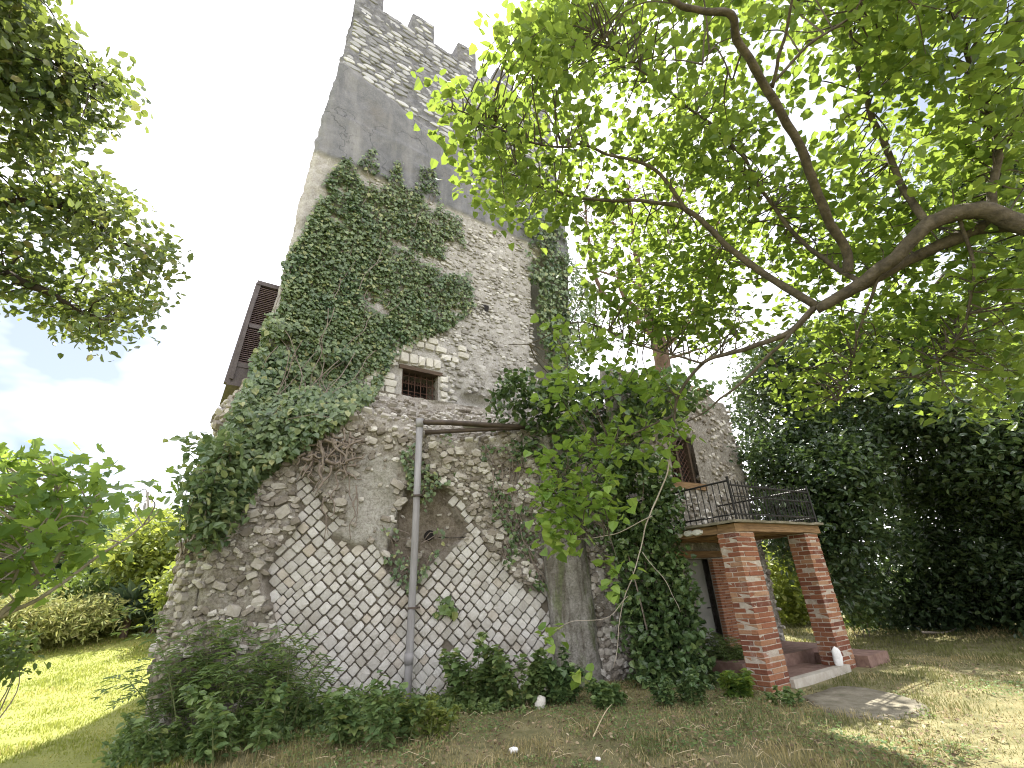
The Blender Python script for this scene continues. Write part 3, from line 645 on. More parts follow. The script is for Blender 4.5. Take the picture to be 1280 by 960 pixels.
def retic():
    items = []; c45 = math.sqrt(.5); q = -9.0
    while q < 10:
        h = random.uniform(.115, .175); p = -3+random.random()*.2
        while p < 16:
            wd = random.uniform(.115, .20); pc, qc = p+wd/2, q+h/2; u = (pc-qc)*c45; z = (pc+qc)*c45; p += wd
            if not (4 < u < BU-1.5 and -.2 < z < 4.6): continue
            u += fbm(np.array([[u, z, 3.]]), .9, 2, 31)[0]*.07; z += fbm(np.array([[u, z, 8.]]), .9, 2, 32)[0]*.07
            P, X, Y, Nn = frame_at(u, z); s = proj(P[None])
            if not (inpoly(s, RET_L)[0] or inpoly(s, RET_R)[0]): continue
            if random.random() < .012: continue
            items.append((P+Nn*random.uniform(-.012, .02), X, Y, Nn, wd-.012, h-.012, .055, math.pi/4+random.uniform(-.05, .05)))
        q += h
    items.sort(key=lambda i: np.linalg.norm(i[0]-C0)); print('retic', len(items))
    stone_objs(base, 'diamond_block', MT['retic'], RTM, items[:300])
    m = MB()
    for it in items[300:]: stone_at(m, random.choice(RTM), *it[:7], it[7])
    m.build('small_diamond_blocks', MT['retic'], base, kind='stuff')
retic()
def base_rubble():
    m = MB(); big = []; n = 22000
    U = rng.uniform(1.2, BU-1.2, n); Z = rng.uniform(-.1, 5.6, n); P = base_raw(U, Z); Nn = base_nrm(U, Z); q = np.nan_to_num(proj(P), nan=-999)
    bad = inpoly(q, RET_L) | inpoly(q, RET_R); hol = inpoly(q, HOL); cem = inpoly(q, CEM)
    d = fbm(P, .8, 4, 11)*.16+fbm(P, 3.2, 4, 12)*.10+np.abs(fbm(P, 7, 3, 13))*.07; d = d*1.25*np.where(cem | hol, .45, 1)+np.where(hol, -.18, .05)
    cl = fbm(P, 1.1, 3, 51); pl = []
    for k in range(n):
        if bad[k] or (hol[k] and random.random() < .93) or (cem[k] and random.random() < .88): continue
        if cl[k]+.95 < random.random(): continue
        right = q[k, 0] > 550
        sz = random.choice([.06, .08, .09, .11, .13, .15]) if right else random.choice([.06, .08, .1, .13, .17, .22])
        ok = True
        for (a, b, c) in pl[-900:]:
            if abs(a-U[k]) < (c+sz)*.45 and abs(b-Z[k]) < (c+sz)*.4: ok = False; break
        if not ok: continue
        pl.append((U[k], Z[k], sz)); N1 = Nn[k]; X = nz(np.array([-N1[1], N1[0], 0])); Y = np.cross(N1, X)
        it = (P[k]+N1*(d[k]+random.uniform(-.012, .03)), X, Y, N1, sz*random.uniform(.8, 1.3), sz*random.uniform(.55, .85), sz*.8, random.uniform(-.7, .7))
        if sz > .15: big.append(it)
        else: stone_at(m, random.choice(STM if random.random() < .45 else RTM), *it[:7], it[7])
    m.build('core_rubble', MT['rubble'], base, kind='stuff'); stone_objs(base, 'rubble_stone', MT['rubble'], STM+RTM, big[:280])
base_rubble()
# plastered pier
def pier():
    p = bpy.data.objects.new('plastered_pier', None)
    m = MB(); us = np.linspace(0, 1, 34); zs = np.linspace(-.2, 4.6, 90)
    def fn(u, z):
        wl = .40+.03*np.sin(z*2.2); wr = 1.30-.02*z; x = wl+(wr-wl)*u; th = .30*np.sqrt(np.clip(1-(2*u-1)**4, 0, 1))+.02
        y = 9.36+(x-.3)*.3-th-.06*(1-u)+.05*z*.4
        P = np.stack([x, y, z], 1); return P+np.array([.2, -1, 0])*(fbm(P, 1.6, 3, 60)*.10+fbm(P, 6, 4, 61)*.06)[:, None]
    P, Fq, U, Z = grid(us, zs, fn); m.add(P, Fq, .5); m.build('plastered_pier', MT['pier'], base, smooth=True)
pier()
# drain pipe
dp = thing('drain_pipe', 'upright grey-brown drainpipe with two black branch pipes running along the base wall', 'pipe', (-1.8, 8.42, 0))
m = MB(); tube(m, [(-1.88, 8.40, -.1), (-1.86, 8.41, .6), (-1.82, 8.44, 2.5), (-1.79, 8.455, 4.62)], .062, 14); m.build('down_pipe', MT['pipe'], dp, smooth=True)
m = MB(); tube(m, [(-1.793, 8.453, 4.5), (-1.79, 8.455, 4.66)], .075, 14); m.build('collar', MT['pipe'], dp, smooth=True)
m = MB(); tube(m, [(-1.864, 8.408, .62), (-1.862, 8.41, .78)], .072, 14); m.build('collar', MT['pipe'], dp, smooth=True)
A = pt(531, 526, 9.2); 
m = MB(); tube(m, [(-1.79, 8.455, 4.60), (-1.2, 8.62, 4.61), (-.2, 8.98, 4.60), (.3, 9.15, 4.6)], .05, 12); m.build('branch_pipe', MT['pipe2'], dp, smooth=True)
m = MB(); tube(m, [(-1.70, 8.54, 4.42), (-1.2, 8.68, 4.46), (-.2, 9.0, 4.555), (.1, 9.1, 4.57)], .042, 12); m.build('branch_pipe', MT['pipe2'], dp, smooth=True)
m = MB(); tube(m, [(-1.0, 8.74, 4.55), (-.3, 8.99, 4.58)], .022, 8); m.build('branch_pipe', MT['pipe'], dp, smooth=True)
for z in (1.4, 3.2):
    m = MB(); x = -1.85+.02*z; box(m, x-.075, x+.075, 8.36, 8.62, z, z+.03); m.build('bracket', MT['pipe2'], dp)
m = MB(); P, X, Y, Nn = frame_at(float(np.interp(-1.62, BP[4:8, 0], _seg[4:8])), 2.58)
tube(m, [P-Nn*.3, P-Nn*.06], .085, 14); vt = m.build('vent_hole', MT['dark'], base)
m = MB(); tube(m, [P-Nn*.1+X*1.25-UP*.03, P+Nn*.02+X*.8-UP*.06, P+Nn*.0+X*.4-UP*.07, P-Nn*.02+X*.15-UP*.05], .006, 4); m.build('wire', MT['iron'], base)

# ================================================================== ANNEX
AZ2 = R_(56); SA = np.array([math.sin(AZ2), math.cos(AZ2), 0]); SN = np.array([SA[1], -SA[0], 0]); PL = np.array([3.6, 8.35, 0])
def SP(s, n, z): return PL+SA*s+SN*n+UP*z
def sbox(mb, s0, s1, n0, n1, z0, z1, rnd=None):
    V = np.array([SP(s, n, z) for z in (z0, z1) for n in (n0, n1) for s in (s0, s1)])
    mb.add(V, np.array([[0, 1, 3, 2], [4, 6, 7, 5], [0, 4, 5, 1], [2, 3, 7, 6], [0, 2, 6, 4], [1, 5, 7, 3]])[:, ::-1], rnd)
annex = thing('annex_house', 'rough stone house wing behind the brick porch with doorway and upper window', 'house', SP(2, -2.2, 0))
def build_annex():
    NW = -2.0; DOOR = (1.02, 1.86, .12, 1.98); W1 = (2.36, 3.05, .78, 1.9); W2 = (1.22, 2.2, 3.62, 4.76)
    ss = np.unique(np.round(np.concatenate([np.arange(-.6, 4.21, .09), [4.21], DOOR[:2], W1[:2], W2[:2]]), 4)); zs = np.unique(np.round(np.concatenate([np.arange(-.2, 6.2, .09), DOOR[2:], W1[2:], W2[2:]]), 4))
    def top(s): return 6.25-.12*np.clip(s-3.2, 0, 9)*5*.9+.1*np.sin(s*5)
    def fn(s, z):
        tp = top(s); z = np.minimum(z, tp); P = PL+np.outer(s, SA)+np.outer(z, UP)+SN*NW
        wd = np.ones_like(s)*9
        for a, b, c, d in (DOOR, W1, W2): wd = np.minimum(wd, np.maximum(np.maximum(a-s, s-b), np.maximum(c-z, z-d)))
        ce = sstep(0, .25, 4.21-s)
        nd = (fbm(P, 1.2, 3, 71)*.12+fbm(P, 5, 4, 72)*.08)*sstep(0, .15, wd)*(.3+.7*ce)-(1-ce)*.10
        return P+np.outer(nd, SN)
    P, Fq, U, Z = grid(ss, zs, fn); cx = U[Fq].mean(1); cz = Z[Fq].mean(1); k = np.ones(len(Fq), bool)
    for a, b, c, d in (DOOR, W1, W2): k &= ~((cx > a) & (cx < b) & (cz > c) & (cz < d))
    m = MB(); m.add(P, Fq[k], .5)
    # right end wall and back, with thickness
    V = []
    for n in np.linspace(NW-.10, -6.5, 30):
        for z in np.linspace(-.2, 5.15, 30): V.append(SP(4.21, n, z))
    V = np.array(V); V = V+np.outer(fbm(V, 1.5, 3, 73)*.1*np.clip((NW-.1-(V-PL).dot(SN))/.4, 0, 1), SA); a = np.array([i*30+j for i in range(29) for j in range(29)]); m.add(V, np.stack([a, a+30, a+31, a+1], 1), .5)
    m.build('wall', MT['annex'], annex, smooth=True)
    m = MB(); sbox(m, .2, 4.1, -6.5, -2.6, -.2, 5.1); m.build('rear_wall', MT['annex'], annex)
    # stones in the wall
    m = MB(); big = []
    for _ in range(2600):
        s = random.uniform(-.4, 4.15); z = random.uniform(0, 6.1)
        if z > top(s)-.1 or any(a-.1 < s < b+.1 and c-.1 < z < d+.1 for a, b, c, d in (DOOR, W1, W2)) or (1.8 < s < 3.2 and z < 2.1): continue
        wd = random.uniform(.05, .15); it = (SP(s, NW+random.uniform(-.07, .03), z), SA, UP, SN, wd, wd*random.uniform(.5, .8), .09, random.uniform(-.4, .4)); stone_at(m, random.choice(STM), *it[:7], it[7])
    m.build('wall_rubble', MT['rubble'], annex, kind='stuff')
    # flat tile ledge along wall top
    m = MB(); sbox(m, 1.5, 3.5, -2.5, -1.93, 6.12, 6.2); m.build('roof_edge', MT['wood'], annex)
    # door
    d = bpy.data.objects.new('door', None); COL.objects.link(d); d.parent = annex; d.location = Vector(SP(1.4, NW-.15, .1)-worldloc(annex))
    m = MB(); sbox(m, DOOR[0], DOOR[1], NW-.22, NW-.16, DOOR[2], DOOR[3]); m.build('door_leaf', MT['door'], d)
    for a, b in ((.22, .85), (.95, 1.25), (1.35, 1.88)):
        m = MB(); sbox(m, DOOR[0]+.1, DOOR[1]-.1, NW-.165, NW-.15, a, b); m.build('door_panel', MT['door'], d)
    m = MB(); tube(m, [SP(1.76, NW-.16, 1.02), SP(1.76, NW-.10, 1.02), SP(1.66, NW-.10, 1.02)], .011, 8); m.build('handle', MT['iron'], d)
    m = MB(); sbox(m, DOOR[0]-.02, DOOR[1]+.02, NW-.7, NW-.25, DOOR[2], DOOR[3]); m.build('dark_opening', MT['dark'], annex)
    # lintel timbers
    m = MB(); sbox(m, .7, 2.3, NW-.2, NW+.09, 2.0, 2.13); m.build('lintel', MT['wood'], annex)
    # low window
    wn = bpy.data.objects.new('window', None); COL.objects.link(wn); wn.parent = annex; wn.location = Vector(SP(2.7, NW-.1, 1.3)-worldloc(annex))
    m = MB(); sbox(m, W1[0], W1[1], NW-.13, NW-.11, W1[2], W1[3]); m.build('pane', MT['glass'], wn)
    m = MB()
    for s in (W1[0]+.025, (W1[0]+W1[1])/2, W1[1]-.025): sbox(m, s-.02, s+.02, NW-.125, NW-.08, W1[2], W1[3])
    for z in (W1[2]+.02, 1.34, W1[3]-.02): sbox(m, W1[0]+.05, W1[1]-.05, NW-.122, NW-.083, z-.018, z+.018)
    m.build('frame', MT['door'], wn)
    m = MB(); sbox(m, W1[0]-.03, W1[1]+.03, NW-.1, NW+.12, W1[2]-.045, W1[2]-.004); m.build('sill', MT['stepedge'], wn)
    # upper window
    wn = bpy.data.objects.new('window', None); COL.objects.link(wn); wn.parent = annex; wn.location = Vector(SP(1.7, NW-.1, 4.2)-worldloc(annex)); wn['label'] = 'tall dark upper window with timber frame and iron lattice'
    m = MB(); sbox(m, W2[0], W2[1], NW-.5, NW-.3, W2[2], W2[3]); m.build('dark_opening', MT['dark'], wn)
    m = MB()
    for s in (W2[0]+.03, W2[1]-.03): sbox(m, s-.035, s+.035, NW-.28, NW-.12, W2[2], W2[3])
    sbox(m, (W2[0]+W2[1])/2-.03, (W2[0]+W2[1])/2+.03, NW-.27, NW-.13, W2[2], W2[3]); m.build('frame', MT['frame'], wn)
    m = MB(); sbox(m, W2[0]-.15, W2[1]+.1, NW-.3, NW+.07, W2[2]-.15, W2[2]-.003); m.build('sill', MT['wood'], wn)
    m = MB()
    for i in range(-7, 9):
        for sg in (1, -1):
            pts = []
            for t in np.linspace(0, 1, 12):
                z = W2[2]+t*(W2[3]-W2[2]); s = W2[0]+(i*.14)+sg*(z-W2[2])+(0 if sg > 0 else .5)
                if W2[0] < s < W2[1]: pts.append(SP(s, NW-.2, z))
            if len(pts) > 1: tube(m, pts, .011, 5)
    m.build('lattice', MT['rust'], wn)
    # brick quoin and apron of thin bricks, each brick a part
    mm = MB(); sbox(mm, 1.872, 3.1, NW-.02, NW+.085, .0, W1[2]-.06); sbox(mm, 1.872, 2.35, NW-.02, NW+.085, W1[2]-.06, 1.98); mm.build('brick_mortar', MT['mortar'], annex)
    mes = []
    for k in range(4):
        m = MB(); L = .2; j = lambda: random.uniform(-.004, .004)
        V = np.array([[x*L/2+j(), y*.05+j(), z*.021+j()] for z in (-1, 1) for y in (-1, 1) for x in (-1, 1)]); m.add(V, np.array([[0, 2, 3, 1], [4, 5, 7, 6], [0, 1, 5, 4], [2, 6, 7, 3], [0, 4, 6, 2], [1, 3, 7, 5]]), 0.0); mes.append(m.data('brick', MT['brick2']))
    rt = Matrix(((SA[0], SN[0], 0), (SA[1], SN[1], 0), (0, 0, 1))); org = worldloc(annex); z = .03; r = 0
    while z < 1.96:
        e = 3.1 if z < W1[2]-.08 else 2.35; s = 1.87+(.0 if r % 2 else -.1)
        while s < e-.03:
            c = s+.105; a0, a1 = max(s, 1.87), min(s+.2, e)
            if a1-a0 > .05:
                o = bpy.data.objects.new('brick', random.choice(mes)); COL.objects.link(o); o.parent = annex
                o.matrix_basis = Matrix.Translation(Vector(SP((a0+a1)/2, NW+.055+random.uniform(-.006, .006), z+.02)-org)) @ rt.to_4x4() @ Matrix.Diagonal(((a1-a0)/.2, 1, 1, 1))
            s += .212
        z += .054; r += 1
build_annex()

# ================================================================== PORCH
porch = thing('brick_porch', 'brick-pillared porch carrying a balcony with black iron railing beside the ivy', 'porch', SP(1.2, -.8, 0))
def build_porch():
    def emp(nm, loc): o = bpy.data.objects.new(nm, None); COL.objects.link(o); o.parent = porch; o.location = Vector(loc-worldloc(porch)); return o
    mes = {}
    rt = Matrix(((SA[0], SN[0], 0), (SA[1], SN[1], 0), (0, 0, 1)))
    def brickmesh(lx, ly):
        k = (lx, ly)
        if k not in mes:
            mes[k] = []
            for q in range(4):
                m = MB(); j = lambda: random.uniform(-.005, .005); b = .008; V = []
                for z, ins in ((-.0335, b), (-.0335+b, 0), (.0335-b, 0), (.0335, b)):
                    for x, y in ((-1, -1), (1, -1), (1, 1), (-1, 1)): V.append([x*(lx/2-ins)+j(), y*(ly/2-ins)+j(), z+j()*.5])
                Fq = [[3, 2, 1, 0], [12, 13, 14, 15]]+[[i*4+a, i*4+(a+1) % 4, (i+1)*4+(a+1) % 4, (i+1)*4+a] for i in range(3) for a in range(4)]
                m.add(np.array(V), np.array(Fq), 0.0); mes[k].append(m.data('brick', MT['brick']))
        return random.choice(mes[k])
    for s0, s1, n0, n1 in ((-.16, .37, -.25, .09), (2.06, 2.54, -.27, .07)):
        pl = emp('pillar', SP((s0+s1)/2, (n0+n1)/2, 0)); org = worldloc(pl)
        m = MB(); sbox(m, s0+.006, s1-.006, n0+.006, n1-.006, -.1, 2.27); m.build('mortar', MT['mortar'], pl)
        W = s1-s0; h = .118; z = .0; r = 0
        while z < 2.22:
            lon = W-h-.012; lo2 = n1-n0-h-.012
            spec = [(s0+lon/2, n1-h/2, lon, h), (s1-h/2, n1-lo2/2, h, lo2), (s1-lon/2, n0+h/2, lon, h), (s0+h/2, n0+lo2/2, h, lo2)]
            if r % 2: spec = [(s1-lon/2, n1-h/2, lon, h), (s1-h/2, n0+lo2/2, h, lo2), (s0+lon/2, n0+h/2, lon, h), (s0+h/2, n1-lo2/2, h, lo2)]
            for cs, cn, lx, ly in spec:
                o = bpy.data.objects.new('brick', brickmesh(round(lx, 3), round(ly, 3))); COL.objects.link(o); o.parent = pl
                o.matrix_basis = Matrix.Translation(Vector(SP(cs+random.uniform(-.005, .005), cn+random.uniform(-.005, .005), z+.035)-org)) @ rt.to_4x4() @ Matrix.Rotation(random.uniform(-.012, .012), 4, 'Z')
            z += .0755; r += 1
    # beams and slab
    m = MB(); V0 = m
    def rough(s0, s1, n0, n1, z0, z1, nm, mat, am=.02, sd=0):
        m = MB(); ns = max(2, int((s1-s0)/.06)); nn = max(2, int((n1-n0)/.06)); nzv = 4
        for ax in range(6):
            if ax < 2: us, vs = np.linspace(s0, s1, ns), np.linspace(n0, n1, nn); f = lambda u, v: np.stack([u, v, np.full_like(u, (z0, z1)[ax])], 1)
            elif ax < 4: us, vs = np.linspace(s0, s1, ns), np.linspace(z0, z1, nzv); f = lambda u, v: np.stack([u, np.full_like(u, (n0, n1)[ax-2]), v], 1)
            else: us, vs = np.linspace(n0, n1, nn), np.linspace(z0, z1, nzv); f = lambda u, v: np.stack([np.full_like(u, (s0, s1)[ax-4]), u, v], 1)
            L, Fq, _, _ = grid(us, vs, f); P = PL+np.outer(L[:, 0], SA)+np.outer(L[:, 1], SN)+np.outer(L[:, 2], UP)
            dn = np.stack([fbm(P, 4, 3, 80+sd), fbm(P, 4, 3, 84+sd), fbm(P, 4, 3, 88+sd)], 1)*am; m.add(P+dn, Fq if ax in (1, 2, 5) else Fq[:, ::-1], .5)
        return m.build(nm, mat, porch, smooth=False)
    rough(-.26, 2.68, -2.05, .18, 2.415, 2.455, 'balcony_slab', MT['slab'], .018)
    rough(-.16, 2.6, -.22, .10, 2.275, 2.41, 'front_beam', MT['wood'], .02, 5)
    rough(-.14, .12, -2.0, -.24, 2.275, 2.405, 'side_beam', MT['wood'], .02, 7)
    rough(2.3, 2.56, -2.0, -.24, 2.275, 2.405, 'side_beam', MT['wood'], .02, 9)
    for k in range(4):
        n = -.5-.42*k; rough(.14, 2.28, n-.06, n+.06, 2.29, 2.40, 'joist', MT['wood'], .015, 11+k)
    items = []
    for n in (-.62, -.82, -1.05, -1.3, -1.52): items.append((SP(-.17, n, 2.345), SN, UP, -SA, .2, .11, .10, random.uniform(-.1, .1)))
    stone_objs(porch, 'edge_stone', MT['white'], STM, items)
    # steps
    sbx = lambda nm, mat, *a: (lambda m: (sbox(m, *a), m.build(nm, mat, porch)))(MB())
    rough(.30, 2.1, -.62, .02, -.05, .085, 'lower_landing', MT['terra'], .006, 20)
    sbx('step_edging', MT['stepedge'], .34, 2.12, .022, .16, -.05, .115)
    rough(.30, 3.35, -1.9, -.63, -.05, .27, 'upper_landing', MT['terra'], .006, 21)
    rough(2.56, 3.35, -.625, .28, -.05, .20, 'side_landing', MT['terra'], .006, 22)
    # railing
    rl = emp('railing', SP(1.2, .1, 2.5)); 
    def bars(nm, p, q, r=.011, n=5): m = MB(); tube(m, [p, q], r, n); m.build(nm, MT['iron'], rl)
    zt = 3.12
    for s in (-.04, 2.58):
        bars('rail', SP(s, -1.95, zt), SP(s, .1, zt), .018); bars('rail', SP(s, -1.95, 2.56), SP(s, .1, 2.56), .015)
        for k in range(17):
            n = -1.9+k*.12; bars('baluster', SP(s, n, 2.48), SP(s+random.uniform(-.01, .01), n, zt), .009)
        bars('post', SP(s, .1, 2.45), SP(s, .1, 3.19), .022, 6)
    bars('rail', SP(-.04, .1, 3.05), SP(2.58, .1, 3.05), .018); bars('rail', SP(-.04, .1, 2.56), SP(2.58, .1, 2.56), .015); bars('rail', SP(-.04, .1, 2.86), SP(2.58, .1, 2.86), .012)
    for k in range(25):
        s = .05+k*.101; bars('baluster', SP(s, .1, 2.47), SP(s+random.uniform(-.012, .012), .1+random.uniform(-.01, .01), 3.13), .0095)
build_porch()
# white stone on the step
ws = thing('white_stone', 'white rounded stone propped on the porch step beside the right brick pillar', 'stone', SP(1.93, .09, .115))
def blob(sx, sy, sz, seed, n=10):
    V = []; F4 = []
    for i in range(n+1):
        th = math.pi*i/n
        for k in range(n*2): ph = math.pi*k/n; V.append([sx*math.sin(th)*math.cos(ph), sy*math.sin(th)*math.sin(ph), sz*math.cos(th)])
    w2 = n*2; F4 = [[i*w2+k, (i+1)*w2+k, (i+1)*w2+(k+1) % w2, i*w2+(k+1) % w2] for i in range(n) for k in range(w2)]
    V = np.array(V); V = V*(1+.5*fbm(V/max(sx, sz), 1.5, 4, seed)[:, None]); return V, np.array(F4)
m = MB(); V, Fq = blob(.085, .06, .15, 5); m.add(V+SP(1.93, .09, .24), Fq, .5); m.build('stone_body', MT['white'], ws, smooth=True)
# concrete path slab
def slab(nm, pts, z, mat):
    c = np.mean(pts, 0); m = MB(); n = 24; ring = []
    P = smooth_path(np.array(list(pts)+[pts[0]]), 4)[:-1]; k = len(P)
    rows = []
    for f in (0, .35, .7, .95, 1.0): rows.append(np.stack([c[0]+(P[:, 0]-c[0])*f, c[1]+(P[:, 1]-c[1])*f], 1))
    V = []
    for i, rw in enumerate(rows):
        zz = gh(rw[:, 0], rw[:, 1])+(z if i < 4 else -.05)+.015*fbm(np.concatenate([rw, rw[:, :1]*0], 1), 2, 3, 90); V.append(np.stack([rw[:, 0], rw[:, 1], zz], 1))
    V = np.concatenate(V); m.add(V, np.array([[i*k+j, i*k+(j+1) % k, (i+1)*k+(j+1) % k, (i+1)*k+j] for i in range(4) for j in range(k)])[:, ::-1], .5); return m.build(nm, mat, smooth=True)
def gpt(x, y): d = ray(x, y); t = (0-CAMH)/d[2]; return (C0+d*t)[:2]
o = slab('path', [gpt(*p) for p in ((1000, 872), (1050, 858), (1120, 868), (1165, 885), (1120, 896), (1040, 892))], .022, MT['slab']); tag(o, kind='structure')

# ================================================================== IVY
def to_surface(px, off):
    """points of the tower front or base hit by the view rays"""
    D = rays(px); t = ((P0-C0).dot(TN))/(D@TN); A = C0+D*t[:, None]; s = (A-P0)@TA; z = A[:, 2]
    bn = nz(np.array([.33, -1, 0])); b0 = np.array([0, 9.25, 0]); tb = ((b0-C0).dot(bn))/(D@bn); Bq = C0+D*tb[:, None]
    useB = (Bq[:, 2] < 5.0); f = sstep(5.6, 4.6, Bq[:, 2])[:, None]; P = A*(1-f)+Bq*f; Nn = np.where(useB[:, None], bn, TN)
    return P+Nn*off[:, None], Nn, s
def ivy(name, label, poly, n, mat, size=(.09, .15), offs=.10, thr=-.08, fsc=.9, edge=True, cat='ivy', seed=0, stems=20, single=0):
    px = sample_poly(poly, n); P, Nn, s = to_surface(px, rng.random(n)**1.5*offs+.03)
    k = fbm(P, fsc, 4, 100+seed) > thr
    z = P[:, 2]; k &= ~((z > 5.6) & (s < sL(z)-.12)) & ~((s > WIN[0]-.12) & (s < WIN[1]+.1) & (z > WIN[2]-.08) & (z < WIN[3]+.1))
    P = P[k]; Nn = Nn[k]; n = len(P)
    th = thing(name, label, cat, P[np.argmin(P[:, 2])]*np.array([1, 1, 1]))
    No = Nn+rvec(n)*.55+np.array([0, 0, .45]); T = rvec(n)*.8+np.array([0, 0, -1.0])
    foliage(th, T_HEART, mat, P, No, T, rng.uniform(*size, n), single)
    m = MB()
    for i in range(stems):
        a, b = P[rng.integers(n)], P[rng.integers(n)]
        if np.linalg.norm(a-b) > 2.2: b = a+(b-a)*2.2/np.linalg.norm(a-b)
        Np = Nn[0]; pts = [a*(1-t)+b*t+rvec(1)[0]*.08-Np*.05 for t in np.linspace(0, 1, 6)]; tube(m, smooth_path(pts, 3), .008, 5)
    m.build('stems', MT['root'], th)
    return th
I1 = [(398, 240), (412, 218), (432, 196), (440, 210), (462, 188), (468, 186), (472, 215), (484, 225), (492, 202), (500, 205), (503, 235), (516, 240), (524, 212), (540, 206), (546, 232), (550, 262), (575, 275), (583, 330), (592, 385), (560, 412), (525, 425), (490, 448), (470, 495), (440, 522), (400, 542), (372, 570), (330, 600), (300, 640), (262, 680), (238, 640), (262, 560), (300, 520), (320, 490), (328, 400), (350, 385), (353, 330), (378, 290)]
ivy('climbing_ivy', 'large ivy mat covering the left side of the tower above the small barred window', I1, 30000, MT['ivy'], (.04, .12), .15, -.25, 1.5, seed=1, stems=60, single=60)
I1b = [(328, 400), (420, 430), (480, 470), (440, 520), (390, 560), (330, 600), (290, 640), (262, 660), (262, 560), (300, 510)]
ivy('climbing_ivy', 'bright leafy ivy bulging over the left corner of the base under the shutters', I1b, 7500, MT['ivy'], (.07, .14), .40, -.12, 1.4, seed=5, stems=12, single=150)
I2 = [(650, 275), (672, 268), (700, 285), (712, 330), (745, 375), (742, 440), (705, 475), (690, 480), (672, 420), (668, 370), (655, 330)]
ivy('climbing_ivy', 'ivy column hanging on the right corner of the tower behind the branches', I2, 4200, MT['ivy'], (.08, .17), .35, -.3, 1.2, seed=2, single=40)
I5 = [(500, 560), (560, 540), (580, 600), (545, 612), (530, 640), (505, 600)]
ivy('climbing_ivy', 'small sparse creeper beside the upper part of the drainpipe', I5, 420, MT['ivy'], (.05, .10), .12, -.05, 2, seed=3, stems=10, single=60)
I6 = [(470, 660), (519, 660), (560, 660), (540, 710), (518, 745), (490, 722)]
ivy('climbing_ivy', 'thin creeper in the brown hollow low beside the drainpipe', I6, 260, MT['ivy'], (.05, .09), .1, .0, 2, seed=4, stems=14, single=40)
I7 = [(600, 560), (690, 540), (700, 740), (650, 735), (620, 690)]
ivy('hanging_creeper', 'wispy hanging creeper over the brown rubble left of the grey plastered pier', I7, 900, MT['ivydark'], (.05, .10), .14, .10, 2, cat='creeper', seed=6, stems=60, single=40)
def volbush(name, label, cat, poly, d0, d1, nc, per, r, mat, tm, size, single=0, group=None, up=.7, stems=10, bark='root', base=None, dens=None, thr=-9):
    px = sample_poly(poly, nc); D = rays(px); dist = rng.uniform(d0, d1, nc); Cc = C0+D*dist[:, None]
    if thr > -5: Cc = Cc[fbm(Cc, dens or .8, 3, 200+len(name)) > thr]
    Cc = Cc[Cc[:, 2] > gh(Cc[:, 0], Cc[:, 1])+.03]
    P = clumps(Cc, per, r); P = P[P[:, 2] > gh(P[:, 0], P[:, 1])+.02]; n = len(P); Nn, T = treeorient(n, up)
    b = np.array(base) if base is not None else np.append(P[:, :2].mean(0), ghs(*P[:, :2].mean(0)))
    th = thing(name, label, cat, b, group); foliage(th, tm, mat, P, Nn, T, rng.uniform(*size, n), single)
    if stems:
        m = MB()
        for i in range(stems):
            c = Cc[rng.integers(len(Cc))]; mid = (b+c)/2+rvec(1)[0]*.15*np.linalg.norm(c-b)+np.array([0, 0, .1]); tube(m, smooth_path([b+rvec(1)[0]*np.array([.15, .15, 0]), mid, c], 5), np.linspace(.02, .006, 11)*max(.5, np.linalg.norm(c-b)/3), 5)
        m.build('stems', MT[bark], th)
    return th
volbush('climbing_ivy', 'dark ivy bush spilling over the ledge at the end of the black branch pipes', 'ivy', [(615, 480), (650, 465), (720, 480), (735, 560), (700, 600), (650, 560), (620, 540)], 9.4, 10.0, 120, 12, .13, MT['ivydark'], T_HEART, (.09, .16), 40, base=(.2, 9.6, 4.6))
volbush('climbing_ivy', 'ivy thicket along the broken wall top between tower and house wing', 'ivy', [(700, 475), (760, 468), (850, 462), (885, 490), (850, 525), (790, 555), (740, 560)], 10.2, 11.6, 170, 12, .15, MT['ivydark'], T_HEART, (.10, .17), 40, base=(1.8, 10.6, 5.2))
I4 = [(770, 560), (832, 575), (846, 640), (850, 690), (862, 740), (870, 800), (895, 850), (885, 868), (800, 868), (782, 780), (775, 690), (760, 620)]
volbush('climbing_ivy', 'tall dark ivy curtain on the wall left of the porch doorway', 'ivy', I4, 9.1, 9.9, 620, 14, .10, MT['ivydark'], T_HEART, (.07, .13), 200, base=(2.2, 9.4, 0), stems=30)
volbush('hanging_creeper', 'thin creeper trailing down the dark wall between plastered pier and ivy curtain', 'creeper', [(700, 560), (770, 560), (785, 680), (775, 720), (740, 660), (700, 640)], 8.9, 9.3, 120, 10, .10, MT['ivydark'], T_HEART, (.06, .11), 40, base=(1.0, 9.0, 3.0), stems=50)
# dead ivy roots
dr = thing('dead_ivy_stems', 'tangle of bare brown ivy stems clinging above the diamond blocks', 'dead stems', frame_at(6.6, 3.6)[0])
for i in range(46):
    x, y = random.uniform(380, 446), random.uniform(540, 590); L = random.uniform(16, 42); an = random.uniform(-.6, 2.4); pts = []
    px = np.array([[x+L*t*math.cos(an)*.8+random.uniform(-4, 4), y+L*t*math.sin(an)+random.uniform(-4, 4)] for t in np.linspace(0, 1, 5)])
    bn = nz(np.array([.33, -1, 0])); D = rays(px); t = ((np.array([0, 9.2, 0])-C0).dot(bn))/(D@bn); P = C0+D*t[:, None]; ff = sstep(4.2, 5.2, P[:, 2]); P = P+np.array([0, 1, 0])*ff[:, None]*.4-np.array([0, .12+.12*random.random(), 0])
    m = MB(); tube(m, smooth_path(P, 4), np.linspace(random.uniform(.018, .034), .009, 17), 6, jit=.3); m.build('stem', MT['root'], dr, smooth=True)
